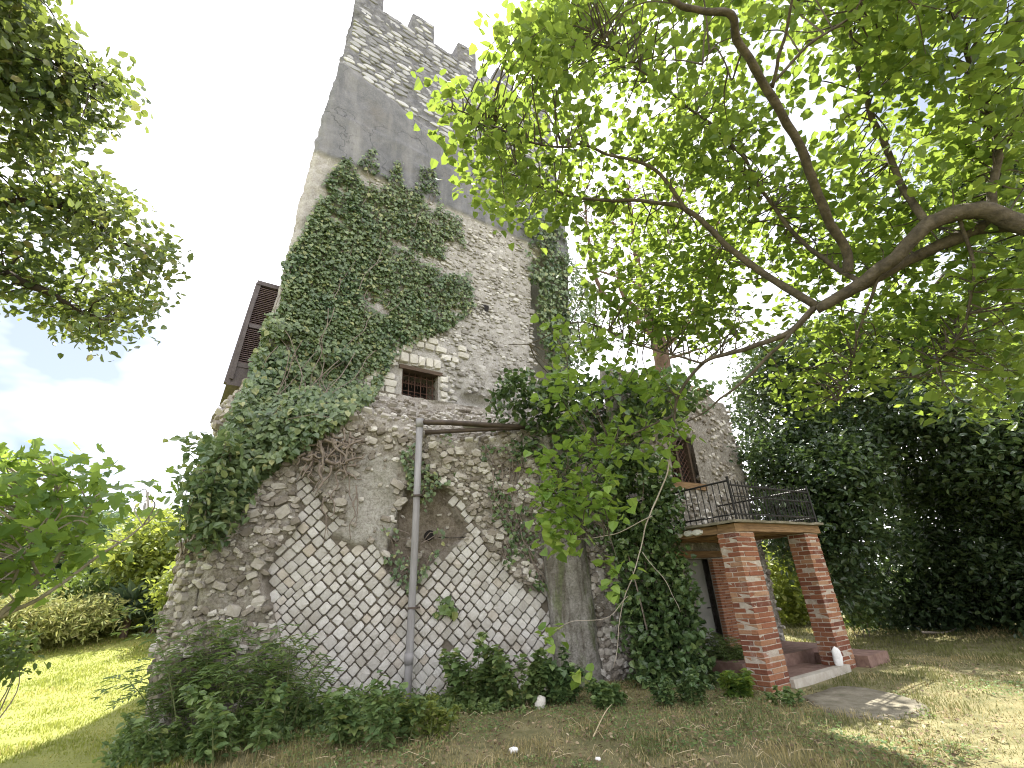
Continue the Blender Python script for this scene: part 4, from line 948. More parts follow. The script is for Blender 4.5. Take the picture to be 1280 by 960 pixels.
for i in range(5):
    x, y = random.uniform(405, 450), random.uniform(590, 625); px = np.array([[x+random.uniform(-5, 5)-3*t, y+random.uniform(45, 70)*t*.9] for t in np.linspace(0, 1, 5)]); D = rays(px); t = ((np.array([0, 9.2, 0])-C0).dot(bn))/(D@bn); P = C0+D*t[:, None]-np.array([0, .12, 0])
    m = MB(); tube(m, smooth_path(P, 4), np.linspace(.014, .006, 17), 5); m.build('stem', MT['root'], dr, smooth=True)

# ================================================================== TREES
def branches(th, defs, mat, nm='branch', n=8):
    nodes = []
    for pts, r0, r1 in defs:
        P = np.array([p if isinstance(p, np.ndarray) else pt(*p) for p in pts]); S = smooth_path(P, 6)
        S = S+np.stack([fbm(S, 1.5, 3, 300), fbm(S, 1.5, 3, 303), fbm(S, 1.5, 3, 306)], 1)*.10*np.minimum(1, np.linspace(0, 3, len(S)))[:, None]*np.linspace(1, .0 if False else 1, len(S))[:, None]
        m = MB(); tube(m, S, np.linspace(r0, r1, len(S))*.82, n, jit=.2); m.build(nm, mat, th, smooth=True); nodes.append(S)
    return np.concatenate(nodes)
def twigs(th, Cc, nodes, mat, r=(.012, .004), frac=1.0, maxd=2.2):
    m = MB(); ends = []
    for c in Cc:
        if random.random() > frac: continue
        d = np.linalg.norm(nodes-c, axis=1); j = int(np.argmin(d+rng.random(len(d))*.5)); a = nodes[j]
        if d[j] > maxd: continue
        mid = (a+c)/2+rvec(1)[0]*d[j]*.16+np.array([0, 0, .1*d[j]]); tube(m, smooth_path([a, mid, c], 5), np.linspace(r[0], r[1], 11), 4)
    m.build('twigs', mat, th)
def near_tree():
    bx = pt(1430, 330, 6.9); g0 = np.array([bx[0]+.5, bx[1]+.1, ghs(bx[0]+.5, bx[1])-.1])
    th = thing('broadleaf_tree', 'big spreading broadleaf tree whose crooked limbs reach in from the right', 'tree', g0)
    m = MB(); S = smooth_path([g0, g0+np.array([-.05, 0, 1.4]), bx+np.array([.25, .05, -.8]), bx], 6); tube(m, S, np.linspace(.26, .15, len(S)), 12, jit=.1); m.build('trunk', MT['bark'], th, smooth=True)
    D = [([bx, (1340, 296, 6.6), (1280, 286, 6.5), (1215, 266, 6.4), (1165, 280, 6.3), (1120, 325, 6.2), (1075, 352, 6.2), (1020, 382, 6.2)], .118, .068),
         ([bx, (1330, 292, 6.7), (1240, 288, 6.6), (1180, 308, 6.5), (1100, 345, 6.4), (1040, 374, 6.25)], .11, .045),
         ([(1020, 382, 6.2), (960, 345, 6.2), (905, 300, 6.2), (870, 270, 6.2), (835, 256, 6.3), (790, 250, 6.4), (735, 246, 6.5), (690, 232, 6.4), (650, 215, 6.2)], .052, .010),
         ([(860, 266, 6.2), (825, 220, 6.3), (790, 200, 6.3), (745, 185, 6.3), (700, 184, 6.2), (650, 176, 6.0), (600, 150, 5.9), (560, 130, 5.8)], .03, .007),
         ([(1060, 340, 6.2), (1058, 310, 6.2), (1030, 262, 6.0), (1005, 200, 5.8), (970, 120, 5.6), (930, 60, 5.4), (920, 20, 5.3), (880, 15, 5.3), (840, 0, 5.2), (800, -30, 5.2)], .062, .026),
         ([(965, 110, 5.6), (985, 55, 5.6), (998, -10, 5.6)], .022, .012), ([(960, 110, 5.6), (1010, 60, 5.9), (1060, 20, 6.2), (1090, -40, 6.3)], .018, .009),
         ([(930, 60, 5.4), (915, 100, 5.6), (900, 60, 5.7), (880, 80, 5.8)], .012, .006),
         ([(1020, 382, 6.2), (985, 415, 6.2), (930, 440, 6.3), (880, 455, 6.4), (850, 490, 6.5), (840, 520, 6.6), (838, 560, 6.6)], .046, .013),
         ([(880, 455, 6.4), (830, 440, 6.5), (780, 425, 6.6), (720, 400, 6.6), (660, 430, 6.7), (636, 434, 6.7)], .02, .006),
         ([(840, 520, 6.6), (790, 540, 6.6), (740, 560, 6.6), (700, 600, 6.6), (672, 640, 6.5)], .016, .005),
         ([(1020, 382, 6.2), (1000, 400, 6.0), (940, 470, 5.9), (900, 500, 5.9), (860, 530, 5.9)], .03, .010),
         ([(1160, 282, 6.3), (1120, 215, 6.6), (1085, 120, 6.9), (1065, 40, 7.1), (1060, -30, 7.2)], .045, .018),
         ([(1240, 280, 6.5), (1240, 200, 6.8), (1215, 100, 7.0), (1200, 0, 7.2)], .05, .018),
         ([(1075, 352, 6.2), (1040, 330, 6.4), (985, 285, 6.6), (930, 200, 6.9), (870, 140, 7.0), (800, 90, 7.0), (740, 40, 6.8)], .035, .010),
         ([(1100, 340, 6.2), (1085, 390, 6.3), (1070, 450, 6.5), (1040, 500, 6.6)], .02, .006), ([(1200, 275, 6.4), (1220, 350, 6.5), (1200, 420, 6.6), (1150, 470, 6.7)], .022, .006)]
    nd = branches(th, D, MT['bark'])
    hang = branches(th, [([(838, 545, 6.6), (832, 590, 6.6), (815, 645, 6.5), (803, 690, 6.4), (785, 745, 6.4), (772, 790, 6.4), (768, 835, 6.4)], .014, .004), ([(815, 645, 6.5), (770, 665, 6.4), (735, 672, 6.4), (712, 670, 6.4)], .009, .004), ([(785, 745, 6.4), (760, 770, 6.3), (715, 772, 6.3), (690, 790, 6.3)], .006, .003), ([(803, 690, 6.4), (830, 720, 6.4), (850, 765, 6.4)], .006, .003)], MT['barkgrey'], 'hanging_branch', 6)
    R1 = [(640, 70), (680, 0), (720, -60), (1320, -60), (1330, 420), (1280, 430), (1180, 430), (1100, 395), (1040, 360), (990, 390), (940, 420), (880, 440), (820, 420), (760, 330), (790, 280), (720, 262), (655, 285), (610, 265), (565, 208), (600, 130)]
    c = sample_poly(R1, 2300); Cc = C0+rays(c)*(6.2+3.4*rng.random(len(c)))[:, None]; k = fbm(Cc, 1.25, 3, 401) > -.03; Cc = Cc[k]
    def thin(Q, p):   # leaf clusters left out of the crown so sun reaches the right-hand grass
        sd_ = np.array(sv); G = Q-sd_*(Q[:, 2:3]/sd_[2]); hit = (G[:, 0] > 3.6) & (G[:, 0] < 9.5) & (G[:, 1] > 4.3) & (G[:, 1] < 10) & (fbm(G, .9, 3, 431) > -.25); return Q[~(hit & (rng.random(len(Q)) < p))]
    Cc = thin(Cc, .72); cx = sample_poly([(715, 290), (760, 255), (900, 280), (930, 420), (850, 450), (740, 380)], 130); Cc = np.concatenate([Cc, C0+rays(cx)*rng.uniform(6.3, 8.5, 130)[:, None]])
    ex = sample_poly([(530, 90), (560, 95), (640, 130), (660, 220), (640, 280), (610, 240), (570, 200), (555, 165)], 46); C2 = C0+rays(ex)*rng.uniform(5.3, 6.3, 46)[:, None]; ex = sample_poly([(620, 110), (680, 60), (740, 120), (735, 240), (700, 300), (650, 290), (625, 230)], 46); C2 = np.concatenate([C2, C0+rays(ex)*rng.uniform(5.6, 7.2, 46)[:, None]])
    up = sample_poly([(615, 35), (690, 20), (740, 60), (700, 110), (650, 90)], 30); C2b = C0+rays(up)*rng.uniform(5.5, 6.5, 30)[:, None]
    R3 = [(632, 425), (668, 412), (700, 395), (760, 400), (800, 450), (850, 500), (860, 560), (830, 600), (790, 640), (740, 650), (690, 690), (672, 660), (700, 600), (720, 560), (670, 545), (650, 500), (640, 450)]
    c3 = sample_poly(R3, 120); C3 = C0+rays(c3)*rng.uniform(6.3, 7.1, 120)[:, None]; C3 = C3[fbm(C3, 1.1, 2, 404) > -.1]; c3b = sample_poly([(668, 570), (755, 540), (775, 640), (720, 690), (680, 685)], 42); C3 = np.concatenate([C3, C0+rays(c3b)*rng.uniform(6.2, 6.8, 42)[:, None]])
    tips = [(770, 715), (760, 735), (780, 708), (775, 740), (752, 700), (688, 798), (682, 790), (722, 843), (765, 600), (770, 640), (690, 680)]
    C4 = np.array([pt(x, y, 6.4) for x, y in tips])
    R5 = [(1040, 380), (1100, 400), (1200, 420), (1280, 420), (1280, 560), (1200, 520), (1120, 470), (1060, 520), (1000, 540), (960, 480)]
    c5 = sample_poly(R5, 200); C5 = C0+rays(c5)*rng.uniform(6.4, 8.5, 200)[:, None]; C5 = thin(C5[fbm(C5, 1.0, 3, 405) > -.02], .4)
    allC = np.concatenate([Cc, C2, C2b, C3, C5])
    P = np.concatenate([clumps(Cc, 13, .15, .7), clumps(C2, 9, .13), clumps(C2b, 9, .13), clumps(C5, 9, .18)])
    n = len(P); Nn, T = treeorient(n, .9); S = rng.uniform(.06, .135, n)
    q = proj(P); okm = ~((q[:, 0] > 480) & (q[:, 0] < 800) & (q[:, 1] > 860)); P, Nn, T, S = P[okm], Nn[okm], T[okm], S[okm]
    foliage(th, T_HEART, MT['near'], P, Nn, T, S, 300)
    P = np.concatenate([clumps(C3, 8, .13), clumps(C4, 7, .07)]); n = len(P); Nn, T = treeorient(n, .9); foliage(th, T_HEART, MT['young'], P, Nn, T, rng.uniform(.085, .165, n), 300, 'young_leaf', 'young_leaves')
    twigs(th, allC, np.concatenate([nd, hang]), MT['bark'], (.010, .0035), .62, 1.6)
near_tree()
def left_tree():
    g0 = np.array([-8.6, 3.2, 0.0]); th = thing('evergreen_tree', 'tall evergreen oak whose dense crown overhangs the upper left lawn', 'tree', g0)
    m = MB(); S = smooth_path([g0-UP*.1, (-8.5, 3.2, 2.4), (-8.2, 3.4, 4.5), (-7.7, 3.8, 6.5), (-7.4, 4.2, 8.5)], 5); tube(m, S, np.linspace(.3, .12, len(S)), 12, jit=.1); m.build('trunk', MT['barkdark'], th, smooth=True)
    nd = branches(th, [([np.array([-8.2, 3.4, 4.5]), (-60, 330, 8.2), (40, 360, 8.0), (100, 390, 8.0), (140, 400, 8.0)], .09, .012), ([np.array([-7.9, 3.6, 5.6]), (-50, 250, 8.2), (60, 250, 8.0), (130, 290, 8.0), (190, 330, 8.0)], .09, .012), ([np.array([-7.6, 3.9, 7]), (-60, 130, 8.5), (40, 110, 8.3), (100, 100, 8.2), (140, 110, 8.2)], .08, .010), ([np.array([-7.4, 4.2, 8.5]), (-40, 40, 9.0), (20, 20, 8.8), (60, -20, 8.8)], .06, .01)], MT['barkdark'])
    poly = [(-150, -60), (45, -60), (62, 20), (72, 38), (100, 60), (110, 80), (150, 95), (158, 125), (140, 160), (100, 165), (98, 190), (85, 205), (110, 225), (140, 240), (180, 265), (205, 295), (215, 340), (210, 370), (180, 400), (165, 430), (110, 438), (60, 395), (20, 350), (-20, 390), (-150, 400)]
    c = sample_poly(poly, 760); Cc = C0+rays(c)*rng.uniform(7.2, 9.0, len(c))[:, None]; k = fbm(Cc, 1.2, 3, 411) > -.10; Cc = Cc[k]
    n0 = 40; P = clumps(Cc, 22, .13, .8); n = len(P); Nn = rvec(n)+np.array([0, 0, .5]); T = rvec(n)+np.array([0, 0, .0])
    foliage(th, T_OV, MT['leftt'], P, Nn, T, rng.uniform(.075, .13, n), 300); twigs(th, Cc, nd, MT['barkdark'], (.014, .004), .5, 2.5)
left_tree()
def fig_tree():
    g0 = np.array([-7.3, 5.3, 0]); th = thing('fig_tree', 'young fig tree with big lobed leaves at the left edge of the lawn', 'tree', g0)
    nd = branches(th, [([g0-UP*.05, (-60, 830, 8.0), (0, 772, 7.8), (50, 725, 7.7), (80, 690, 7.6), (105, 655, 7.5), (115, 620, 7.4)], .05, .012), ([(0, 772, 7.8), (60, 742, 7.6), (120, 700, 7.5), (160, 670, 7.5), (185, 650, 7.5)], .03, .008), ([g0, (-50, 760, 8.0), (10, 690, 7.8), (30, 640, 7.7), (40, 600, 7.6)], .04, .01), ([(50, 725, 7.7), (40, 690, 7.5), (60, 640, 7.3), (75, 600, 7.2)], .02, .008), ([(-50, 790, 8), (0, 745, 7.4), (30, 700, 7.1), (55, 670, 7.0)], .03, .008)], MT['barkgrey'])
    poly = [(-120, 580), (-20, 572), (20, 572), (45, 562), (70, 565), (100, 580), (120, 590), (140, 588), (150, 610), (180, 610), (210, 622), (205, 640), (170, 640), (130, 650), (115, 670), (120, 690), (90, 712), (60, 705), (20, 720), (-20, 750), (-120, 760)]
    c = sample_poly(poly, 230); Cc = C0+rays(c)*rng.uniform(6.6, 8.6, len(c))[:, None]; Cc = Cc[fbm(Cc, .9, 2, 421) > -.3]
    P = clumps(Cc, 6, .17); n = len(P); Nn = rvec(n)*.9+np.array([0, 0, .8]); T = rvec(n)*np.array([1, 1, .5])+np.array([0, 0, -.5])
    foliage(th, T_FIG, MT['fig'], P, Nn, T, rng.uniform(.10, .19, n), 300); twigs(th, Cc, nd, MT['barkgrey'], (.010, .005), .8, 2.0)
fig_tree()
volbush('leafy_bush', 'small dark bush cut off by the left picture edge on the lawn', 'bush', [(-50, 795), (0, 793), (22, 797), (30, 812), (22, 838), (-40, 845)], 8.0, 9.0, 60, 14, .10, MT['shrub'], T_OV, (.06, .10), 120, stems=8)
volbush('wall_shrub', 'leafy shrub sprouting from the left corner of the tower base into the sky', 'shrub', [(240, 550), (262, 556), (290, 545), (310, 600), (290, 650), (262, 690), (232, 680), (225, 640), (222, 612), (250, 590)], 8.3, 9.2, 95, 12, .12, MT['ivy'], T_OV, (.10, .17), 120, base=(-5.25, 7.75, 2.3), stems=22)
# background left
volbush('shrub_hedge', 'yellow-green sunlit hedge beyond the lawn next to the tower corner', 'hedge', [(130, 690), (180, 655), (235, 640), (262, 690), (258, 770), (205, 768), (160, 720)], 22, 30, 420, 40, .35, MT['hedge'], T_OV, (.16, .30), 0, stems=6)
volbush('shrub_hedge', 'pale twiggy bush leaning by the tower corner at the lawn end', 'hedge', [(205, 735), (240, 700), (262, 700), (262, 775), (212, 772)], 19, 22, 150, 40, .3, MT['hedge'], T_OV, (.12, .22), 0, stems=4)
volbush('dry_reeds', 'dry straw-coloured thicket under the fig tree at the lawn end', 'reeds', [(-60, 758), (60, 752), (150, 755), (145, 772), (70, 792), (-60, 800)], 21, 27, 420, 60, .28, MT['reed'], T_LANCE, (.12, .26), 0, stems=0, up=.1)
volbush('leafy_bush', 'grey-green bush between the dry reeds and the palms', 'bush', [(70, 735), (110, 728), (140, 740), (138, 772), (85, 772)], 23, 26, 150, 36, .3, MT['shrub'], T_OV, (.14, .24), 0, stems=3)
volbush('leafy_bush', 'dark rounded bush at the foot of the concrete pole', 'bush', [(143, 735), (158, 728), (172, 736), (172, 756), (146, 756)], 24, 25, 60, 36, .2, MT['darkt'], T_OV, (.10, .2), 0, stems=3)
volbush('far_tree', 'hazy far tree behind the fig tree on the left horizon', 'tree', [(-60, 640), (40, 650), (120, 640), (180, 660), (170, 740), (-60, 760)], 45, 55, 300, 40, .8, MT['farleaf'], T_OV, (.35, .6), 0, stems=4, bark='barkdark')
def yucca(px, py, d, h, label, seed):
    c = pt(px, py, d); z0 = ghs(c[0], c[1]); b = np.array([c[0], c[1], z0]); th = thing('yucca_palm', label, 'palm', b); m = MB(); tube(m, [b, b+UP*h*.5+np.array([.05, 0, 0]), b+UP*h], [.11, .1, .08], 8); m.build('trunk', MT['barkred'], th)
    n = 110; Pp = np.repeat((b+UP*h)[None], n, 0)+rng.normal(size=(n, 3))*.05; T = rvec(n)+np.array([0, 0, .35]); Nn = rvec(n)+UP; foliage(th, T_LANCE, MT['yucca'], Pp, Nn, T, rng.uniform(.55, .95, n), 0, stuffnm='blades')
yucca(175, 708, 22, 1.1, 'spiky yucca palm with reddish trunk beside the leaning pole', 1)
yucca(205, 722, 22, .7, 'second spiky yucca palm nearer the tower with blue-green blades', 2)
yucca(216, 690, 24, 1.9, 'taller yucca palm rising in front of the yellow hedge', 3)
c = pt(160, 728, 27); pole = thing('utility_pole', 'grey concrete utility pole standing among the bushes past the lawn', 'pole', (c[0], c[1], ghs(c[0], c[1])))
m = MB(); z0 = ghs(c[0], c[1]); tube(m, [(c[0], c[1], z0), (c[0], c[1], z0+5.6)], [.16, .11], 8); m.build('shaft', MT['pole'], pole, smooth=True)
for k in range(9):
    m = MB(); zz = z0+.9+k*.5; box(m, c[0]-.03, c[0]+.03, c[1]-.19, c[1]-.12, zz, zz+.25); m.build('slot', MT['pipe'], pole)
def log(name, label, cat, p, q, r, mat, n=8):
    p, q = np.array(p), np.array(q); th = thing(name, label, cat, (p+q)/2); m = MB(); S = smooth_path([p, (p+q)/2+rvec(1)[0]*.06*np.linalg.norm(p-q), q], 5); tube(m, S, np.linspace(r, r*.6, len(S)), n, jit=.15); m.build('wood', MT[mat], th, smooth=True); return th
# back pine
def pine():
    b = np.array([6.3, 21.5, 0]); c0 = pt(832, 520, 22.5); b = np.array([c0[0], c0[1], 0]); th = thing('bare_pine', 'bare pine with reddish trunk and fine leafless twigs behind the house wing', 'tree', b)
    tr = [b, pt(834, 500, 22.5), pt(826, 440, 22.5), pt(815, 400, 22.5), pt(800, 350, 22.7), pt(792, 290, 23), pt(785, 235, 23)]
    m = MB(); S = smooth_path(tr, 6); tube(m, S, np.interp(np.linspace(0, 1, len(S)), [0, .4, .6, 1], [.42, .34, .2, .05]), 10, jit=.1); m.build('trunk', MT['barkred'], th, smooth=True)
    D = [([(822, 425, 22.5), (790, 395, 22.2), (760, 375, 22), (742, 340, 22), (735, 290, 22), (730, 240, 22)], .2, .03), ([(815, 400, 22.5), (780, 370, 23), (772, 330, 23.5), (770, 270, 23.5)], .17, .03), ([(826, 440, 22.5), (860, 400, 22), (880, 350, 22), (900, 290, 22)], .18, .03), ([(800, 350, 22.7), (830, 300, 22.5), (850, 240, 22)], .12, .02), ([(760, 375, 22), (725, 345, 22), (705, 335, 22)], .09, .02), ([(800, 355, 22.7), (745, 338, 22.4), (712, 338, 22)], .08, .02), ([(826, 450, 22.5), (860, 440, 22.5), (900, 425, 22.8), (930, 400, 23)], .1, .02)]
    nd = branches(th, D, MT['barkred'])
    tw = sample_poly([(712, 250), (740, 225), (800, 215), (870, 215), (910, 270), (905, 380), (850, 420), (770, 350), (715, 340)], 800); Cc = C0+rays(tw)*rng.uniform(21, 24.5, 800)[:, None]
    twigs(th, Cc, np.concatenate([nd, S[12:]]), MT['barkred'], (.022, .006), 1, 5)
pine()
# dark tree on the right and others
def bigtree(name, label, poly, d0, d1, nc, per, r, mat, size, trunk_px, trunkd, thr, dens, single=0, tm=T_OV, bark='barkdark', tr=.25, nb=10):
    c = sample_poly(poly, nc); Dd = rays(c); lob = np.clip(.5+2.6*fbm(Dd, 6, 3, 61), 0, 1); Cc = C0+Dd*(d0+(d1-d0)*np.clip(lob*.75+.35*rng.random(nc), 0, 1))[:, None]; Cc = Cc[(Cc[:, 2] > gh(Cc[:, 0], Cc[:, 1])+.1)]; Cc = Cc[fbm(Cc, dens, 3, 500+len(label)) > thr]; Cc = Cc[~(inpoly(np.nan_to_num(proj(Cc), nan=-99), [(1165, 400), (1300, 390), (1300, 560), (1225, 545), (1190, 480)]) & (rng.random(len(Cc)) < .72))]
    P = clumps(Cc, per, r, .75); P = P[P[:, 2] > gh(P[:, 0], P[:, 1])+.03]; n = len(P); Nn, T = treeorient(n, .7)
    t0 = pt(*trunk_px, trunkd); b = np.array([t0[0], t0[1], ghs(t0[0], t0[1])]); th = thing(name, label, 'tree', b); foliage(th, tm, mat, P, Nn, T, rng.uniform(*size, n), single)
    top = np.array([b[0], b[1], Cc[:, 2].max()*.8]); m = MB(); S = smooth_path([b-UP*.1, b*.6+top*.4+rvec(1)[0]*.2, top], 6); tube(m, S, np.linspace(tr, .05, len(S)), 9, jit=.1); m.build('trunk', MT[bark], th, smooth=True)
    m = MB()
    for i in range(nb):
        e = Cc[rng.integers(len(Cc))]; a = S[2+rng.integers(len(S)-3)]; mid = (a+e)/2+UP*.3; tube(m, smooth_path([a, mid, e], 5), np.linspace(.07, .012, 11), 6)
    m.build('limbs', MT[bark], th, smooth=True)
bigtree('evergreen_tree', 'huge dark evergreen reaching to the ground on the right behind the porch', [(915, 500), (940, 440), (1000, 415), (1080, 400), (1180, 405), (1290, 440), (1420, 430), (1420, 800), (1280, 792), (1150, 785), (1070, 778), (1045, 725), (1020, 710), (985, 700), (938, 640), (930, 560)], 13.2, 19, 3000, 46, .27, MT['darkt'], (.10, .18), (1190, 760), 19.5, -.36, .55, 300, tr=.3)
bigtree('evergreen_tree', 'dark treetop showing at the upper right edge above the crooked limbs', [(1150, 240), (1200, 190), (1290, 160), (1420, 150), (1420, 460), (1280, 440), (1180, 420), (1150, 330)], 17, 21, 420, 46, .34, MT['darkt'], (.12, .20), (1330, 780), 19, -.14, .5, 0, tr=.35)
volbush('leafy_bush', 'sunlit yellow-green bush seen between the two brick pillars', 'bush', [(945, 690), (985, 680), (1010, 690), (1030, 770), (1000, 800), (965, 780)], 19, 22, 160, 36, .3, MT['hedge'], T_OV, (.14, .24), 0, stems=4)
volbush('leafy_bush', 'low green bush right of the porch at the edge of the dark tree', 'bush', [(1045, 710), (1065, 715), (1085, 770), (1062, 782), (1050, 750)], 15.5, 17, 50, 30, .18, MT['shrub'], T_OV, (.09, .15), 0, stems=4)

# ================================================================== WEEDS along the base
def weed(label, gx, gy, h, sp, nst, kind='pinnate', lf=.10, mat='weed', single=0, cat='weed', lean=(0, 0)):
    z0 = ghs(gx, gy); b = np.array([gx, gy, z0]); th = thing('weed_clump', label, cat, b); m = MB(); Ps, Ns, Ts, Ss = [], [], [], []
    for i in range(nst):
        a = rng.random()*6.28; r = sp*math.sqrt(rng.random()); o = b+np.array([r*math.cos(a)*.5, r*math.sin(a)*.35, 0]); hh = h*rng.uniform(.45, 1.05)*(1-.3*(r/sp)); tip = o+np.array([math.cos(a)*hh*.35+lean[0]*hh, math.sin(a)*hh*.2-.1*hh+lean[1]*hh, hh])
        S = smooth_path([o, (o+tip)/2+np.array([0, 0, .12*hh]), tip], 6); tube(m, S, np.linspace(.009, .003, len(S)), 4)
        if kind == 'pinnate':
            for j in range(5, len(S)):
                for q in range(2):
                    ax = nz(np.append(rng.normal(size=2), .15)); L = rng.uniform(.15, .32)*h**.3
                    rc = [S[j]+ax*L*t-UP*L*.35*t*t for t in np.linspace(0, 1, 5)]; tube(m, rc, .002, 3)
                    for t in range(1, 5):
                        d = nz(rc[t]-rc[t-1]); sd = np.cross(d, UP)
                        for sg in (-1, 1): Ps.append(rc[t]); Ts.append(sd*sg+d*.7-UP*.3); Ns.append(UP+rvec(1)[0]*.35); Ss.append(lf*rng.uniform(.7, 1.2))
                    Ps.append(rc[-1]); Ts.append(d-UP*.2); Ns.append(UP+rvec(1)[0]*.3); Ss.append(lf*1.1)
        else:
            for j in range(2, len(S)):
                for q in range(5):
                    Ps.append(S[j]+rvec(1)[0]*.05*h**.5); Ts.append(rvec(1)[0]-UP*.2); Ns.append(UP+rvec(1)[0]*.6); Ss.append(lf*rng.uniform(.6, 1.3))
    m.build('stems', MT['stem'], th)
    foliage(th, T_LANCE if kind == 'pinnate' else (T_OV if kind == 'oval' else T_HEART), MT[mat], np.array(Ps), np.array(Ns), np.array(Ts), np.array(Ss), single)
def gx(x, y): return gpt(x, y)
W = [('tall elder-like weeds with drooping leaflets at the far left of the base', (250, 935), 1.9, .8, 11, 'pinnate', .13, 'weed', 180, (-.1, 0)),
     ('arching weed shoot leaning left over the bright lawn', (205, 930), 1.35, .5, 6, 'pinnate', .12, 'weed', 60, (-.45, 0)),
     ('dense dark weeds at the bottom left below the diamond blocks', (300, 950), 1.0, 1.1, 13, 'oval', .11, 'weed', 150, (0, 0)),
     ('tall leafy weed against the left edge of the diamond blocks', (355, 920), 1.5, .5, 10, 'pinnate', .11, 'weed', 60, (0, 0)),
     ('low broad-leaved weeds in front of the foot of the drainpipe', (470, 935), .75, .9, 20, 'oval', .10, 'weed', 150, (0, 0)),
     ('yellow-flecked weed patch just right of the foot of the drainpipe', (530, 925), .5, .6, 14, 'oval', .07, 'hedge', 80, (0, 0)),
     ('leafy bramble climbing the diamond blocks right of the drainpipe', (590, 890), 1.05, .45, 14, 'heart', .11, 'weed', 80, (0, .1)),
     ('bushy green weeds at the foot of the wall left of the plastered pier', (650, 885), .85, .7, 22, 'heart', .10, 'weed', 100, (0, 0)),
     ('dark bramble clump touching the plastered pier', (705, 882), .8, .35, 12, 'heart', .10, 'ivydark', 60, (0, 0)),
     ('short weeds at the foot of the plastered pier', (755, 885), .35, .5, 12, 'heart', .08, 'weed', 40, (0, 0)),
     ('ferny weeds below the ivy curtain', (850, 882), .5, .6, 16, 'oval', .08, 'ivydark', 60, (0, 0)),
     ('bright green weed tuft at the foot of the left brick pillar', (925, 872), .36, .35, 12, 'oval', .09, 'near', 60, (0, 0)),
     ('leafy plant beside the doorway behind the left pillar', (905, 845), .8, .45, 14, 'pinnate', .08, 'weed', 40, (0, 0)),
     ('sparse weeds in the grass before the left brick pillar', (985, 880), .22, .4, 8, 'oval', .06, 'weed', 30, (0, 0)),
     ('short weeds at the lower left corner in front of the dense dark weeds', (215, 955), .7, .8, 14, 'oval', .09, 'weed', 60, (-.1, 0))]
for lb, p, h, sp, ns_, kd, lf, mt, sg, ln in W:
    g = gx(*p); weed(lb, g[0], g[1], h, sp, ns_, kd, lf, mt, sg, lean=ln)
def fringe():
    n = 900; u = rng.uniform(3.2, 10.9, n); b = sm_basexy(u); off = rng.random(n)**1.6*1.1+.05; nn = np.array([.33, -1.0])/1.053; xy = b+nn*off[:, None]+rng.normal(size=(n, 2))*.06
    d = xy-PL[:2]; ok = ~((d@SA[:2] > -.4) & (d@SN[:2] < .25)); xy = xy[ok]; off = off[ok]; h = (.10+.38*vnoise(np.concatenate([xy*1.4, xy[:, :1]*0], 1), 92)**1.5)*(1.15-off*.75)
    C = np.concatenate([xy, (gh(xy[:, 0], xy[:, 1])+h*.55)[:, None]], 1); P = np.repeat(C, 16, 0)+rng.normal(size=(len(C)*16, 3))*np.repeat(np.stack([h*.3+.03, h*.3+.03, h*.34], 1), 16, 0); P = P[P[:, 2] > gh(P[:, 0], P[:, 1])]
    k = len(P); mb = MB(); cloud(mb, T_OV, P, rvec(k)*.8+UP*.7, rvec(k)+UP*.1, rng.uniform(.04, .095, k)); o = mb.build('undergrowth', MT['weed']); tag(o, kind='stuff')
    # low clover-like leaves in the mown grass
    n = 26000; r = rng.uniform(4.4, 11, n); a = np.radians(rng.uniform(-28, 46, n)); x, y = r*np.sin(a), r*np.cos(a); k = frontmask(x, y) & (x > -4.2) & (vnoise(np.stack([x, y, x*0], 1)*1.3, 93) > .42+.3*sstep(3, 4.2, x)); x, y = x[k], y[k]
    P = np.stack([x, y, gh(x, y)+.02+.03*rng.random(len(x))], 1); k = len(P); mb = MB(); cloud(mb, T_OV, P, rvec(k)*.5+UP, rvec(k), rng.uniform(.018, .05, k)); o = mb.build('ground_cover', MT['weed']); tag(o, kind='stuff')
    n = 7000; r = rng.uniform(4.4, 12, n); a = np.radians(rng.uniform(-28, 50, n)); x, y = r*np.sin(a), r*np.cos(a); k = frontmask(x, y) & (x > -4.2) & (vnoise(np.stack([x, y, x*0], 1)*.9, 95) > .35); x, y = x[k], y[k]
    P = np.stack([x, y, gh(x, y)+.015+.03*rng.random(len(x))], 1); k = len(P); mb = MB(); cloud(mb, T_OV, P, rvec(k)*.6+UP, rvec(k), rng.uniform(.025, .06, k)); o = mb.build('leaf_litter', MT['litter']); tag(o, kind='stuff')
# small creeper sprig on the blocks
P, X, Y, Nn = frame_at(float(np.interp(-1.35, BP[4:8, 0], _seg[4:8])), 1.35)
th = thing('wall_sprig', 'small green sprig growing out of the diamond blocks just right of the drainpipe', 'plant', P); n = 34; Pp = P+Nn*.08+rng.normal(size=(n, 3))*.09; foliage(th, T_HEART, MT['weed'], Pp, Nn+rvec(n)*.5, rvec(n)-UP*.5, rng.uniform(.08, .16, n), 34)

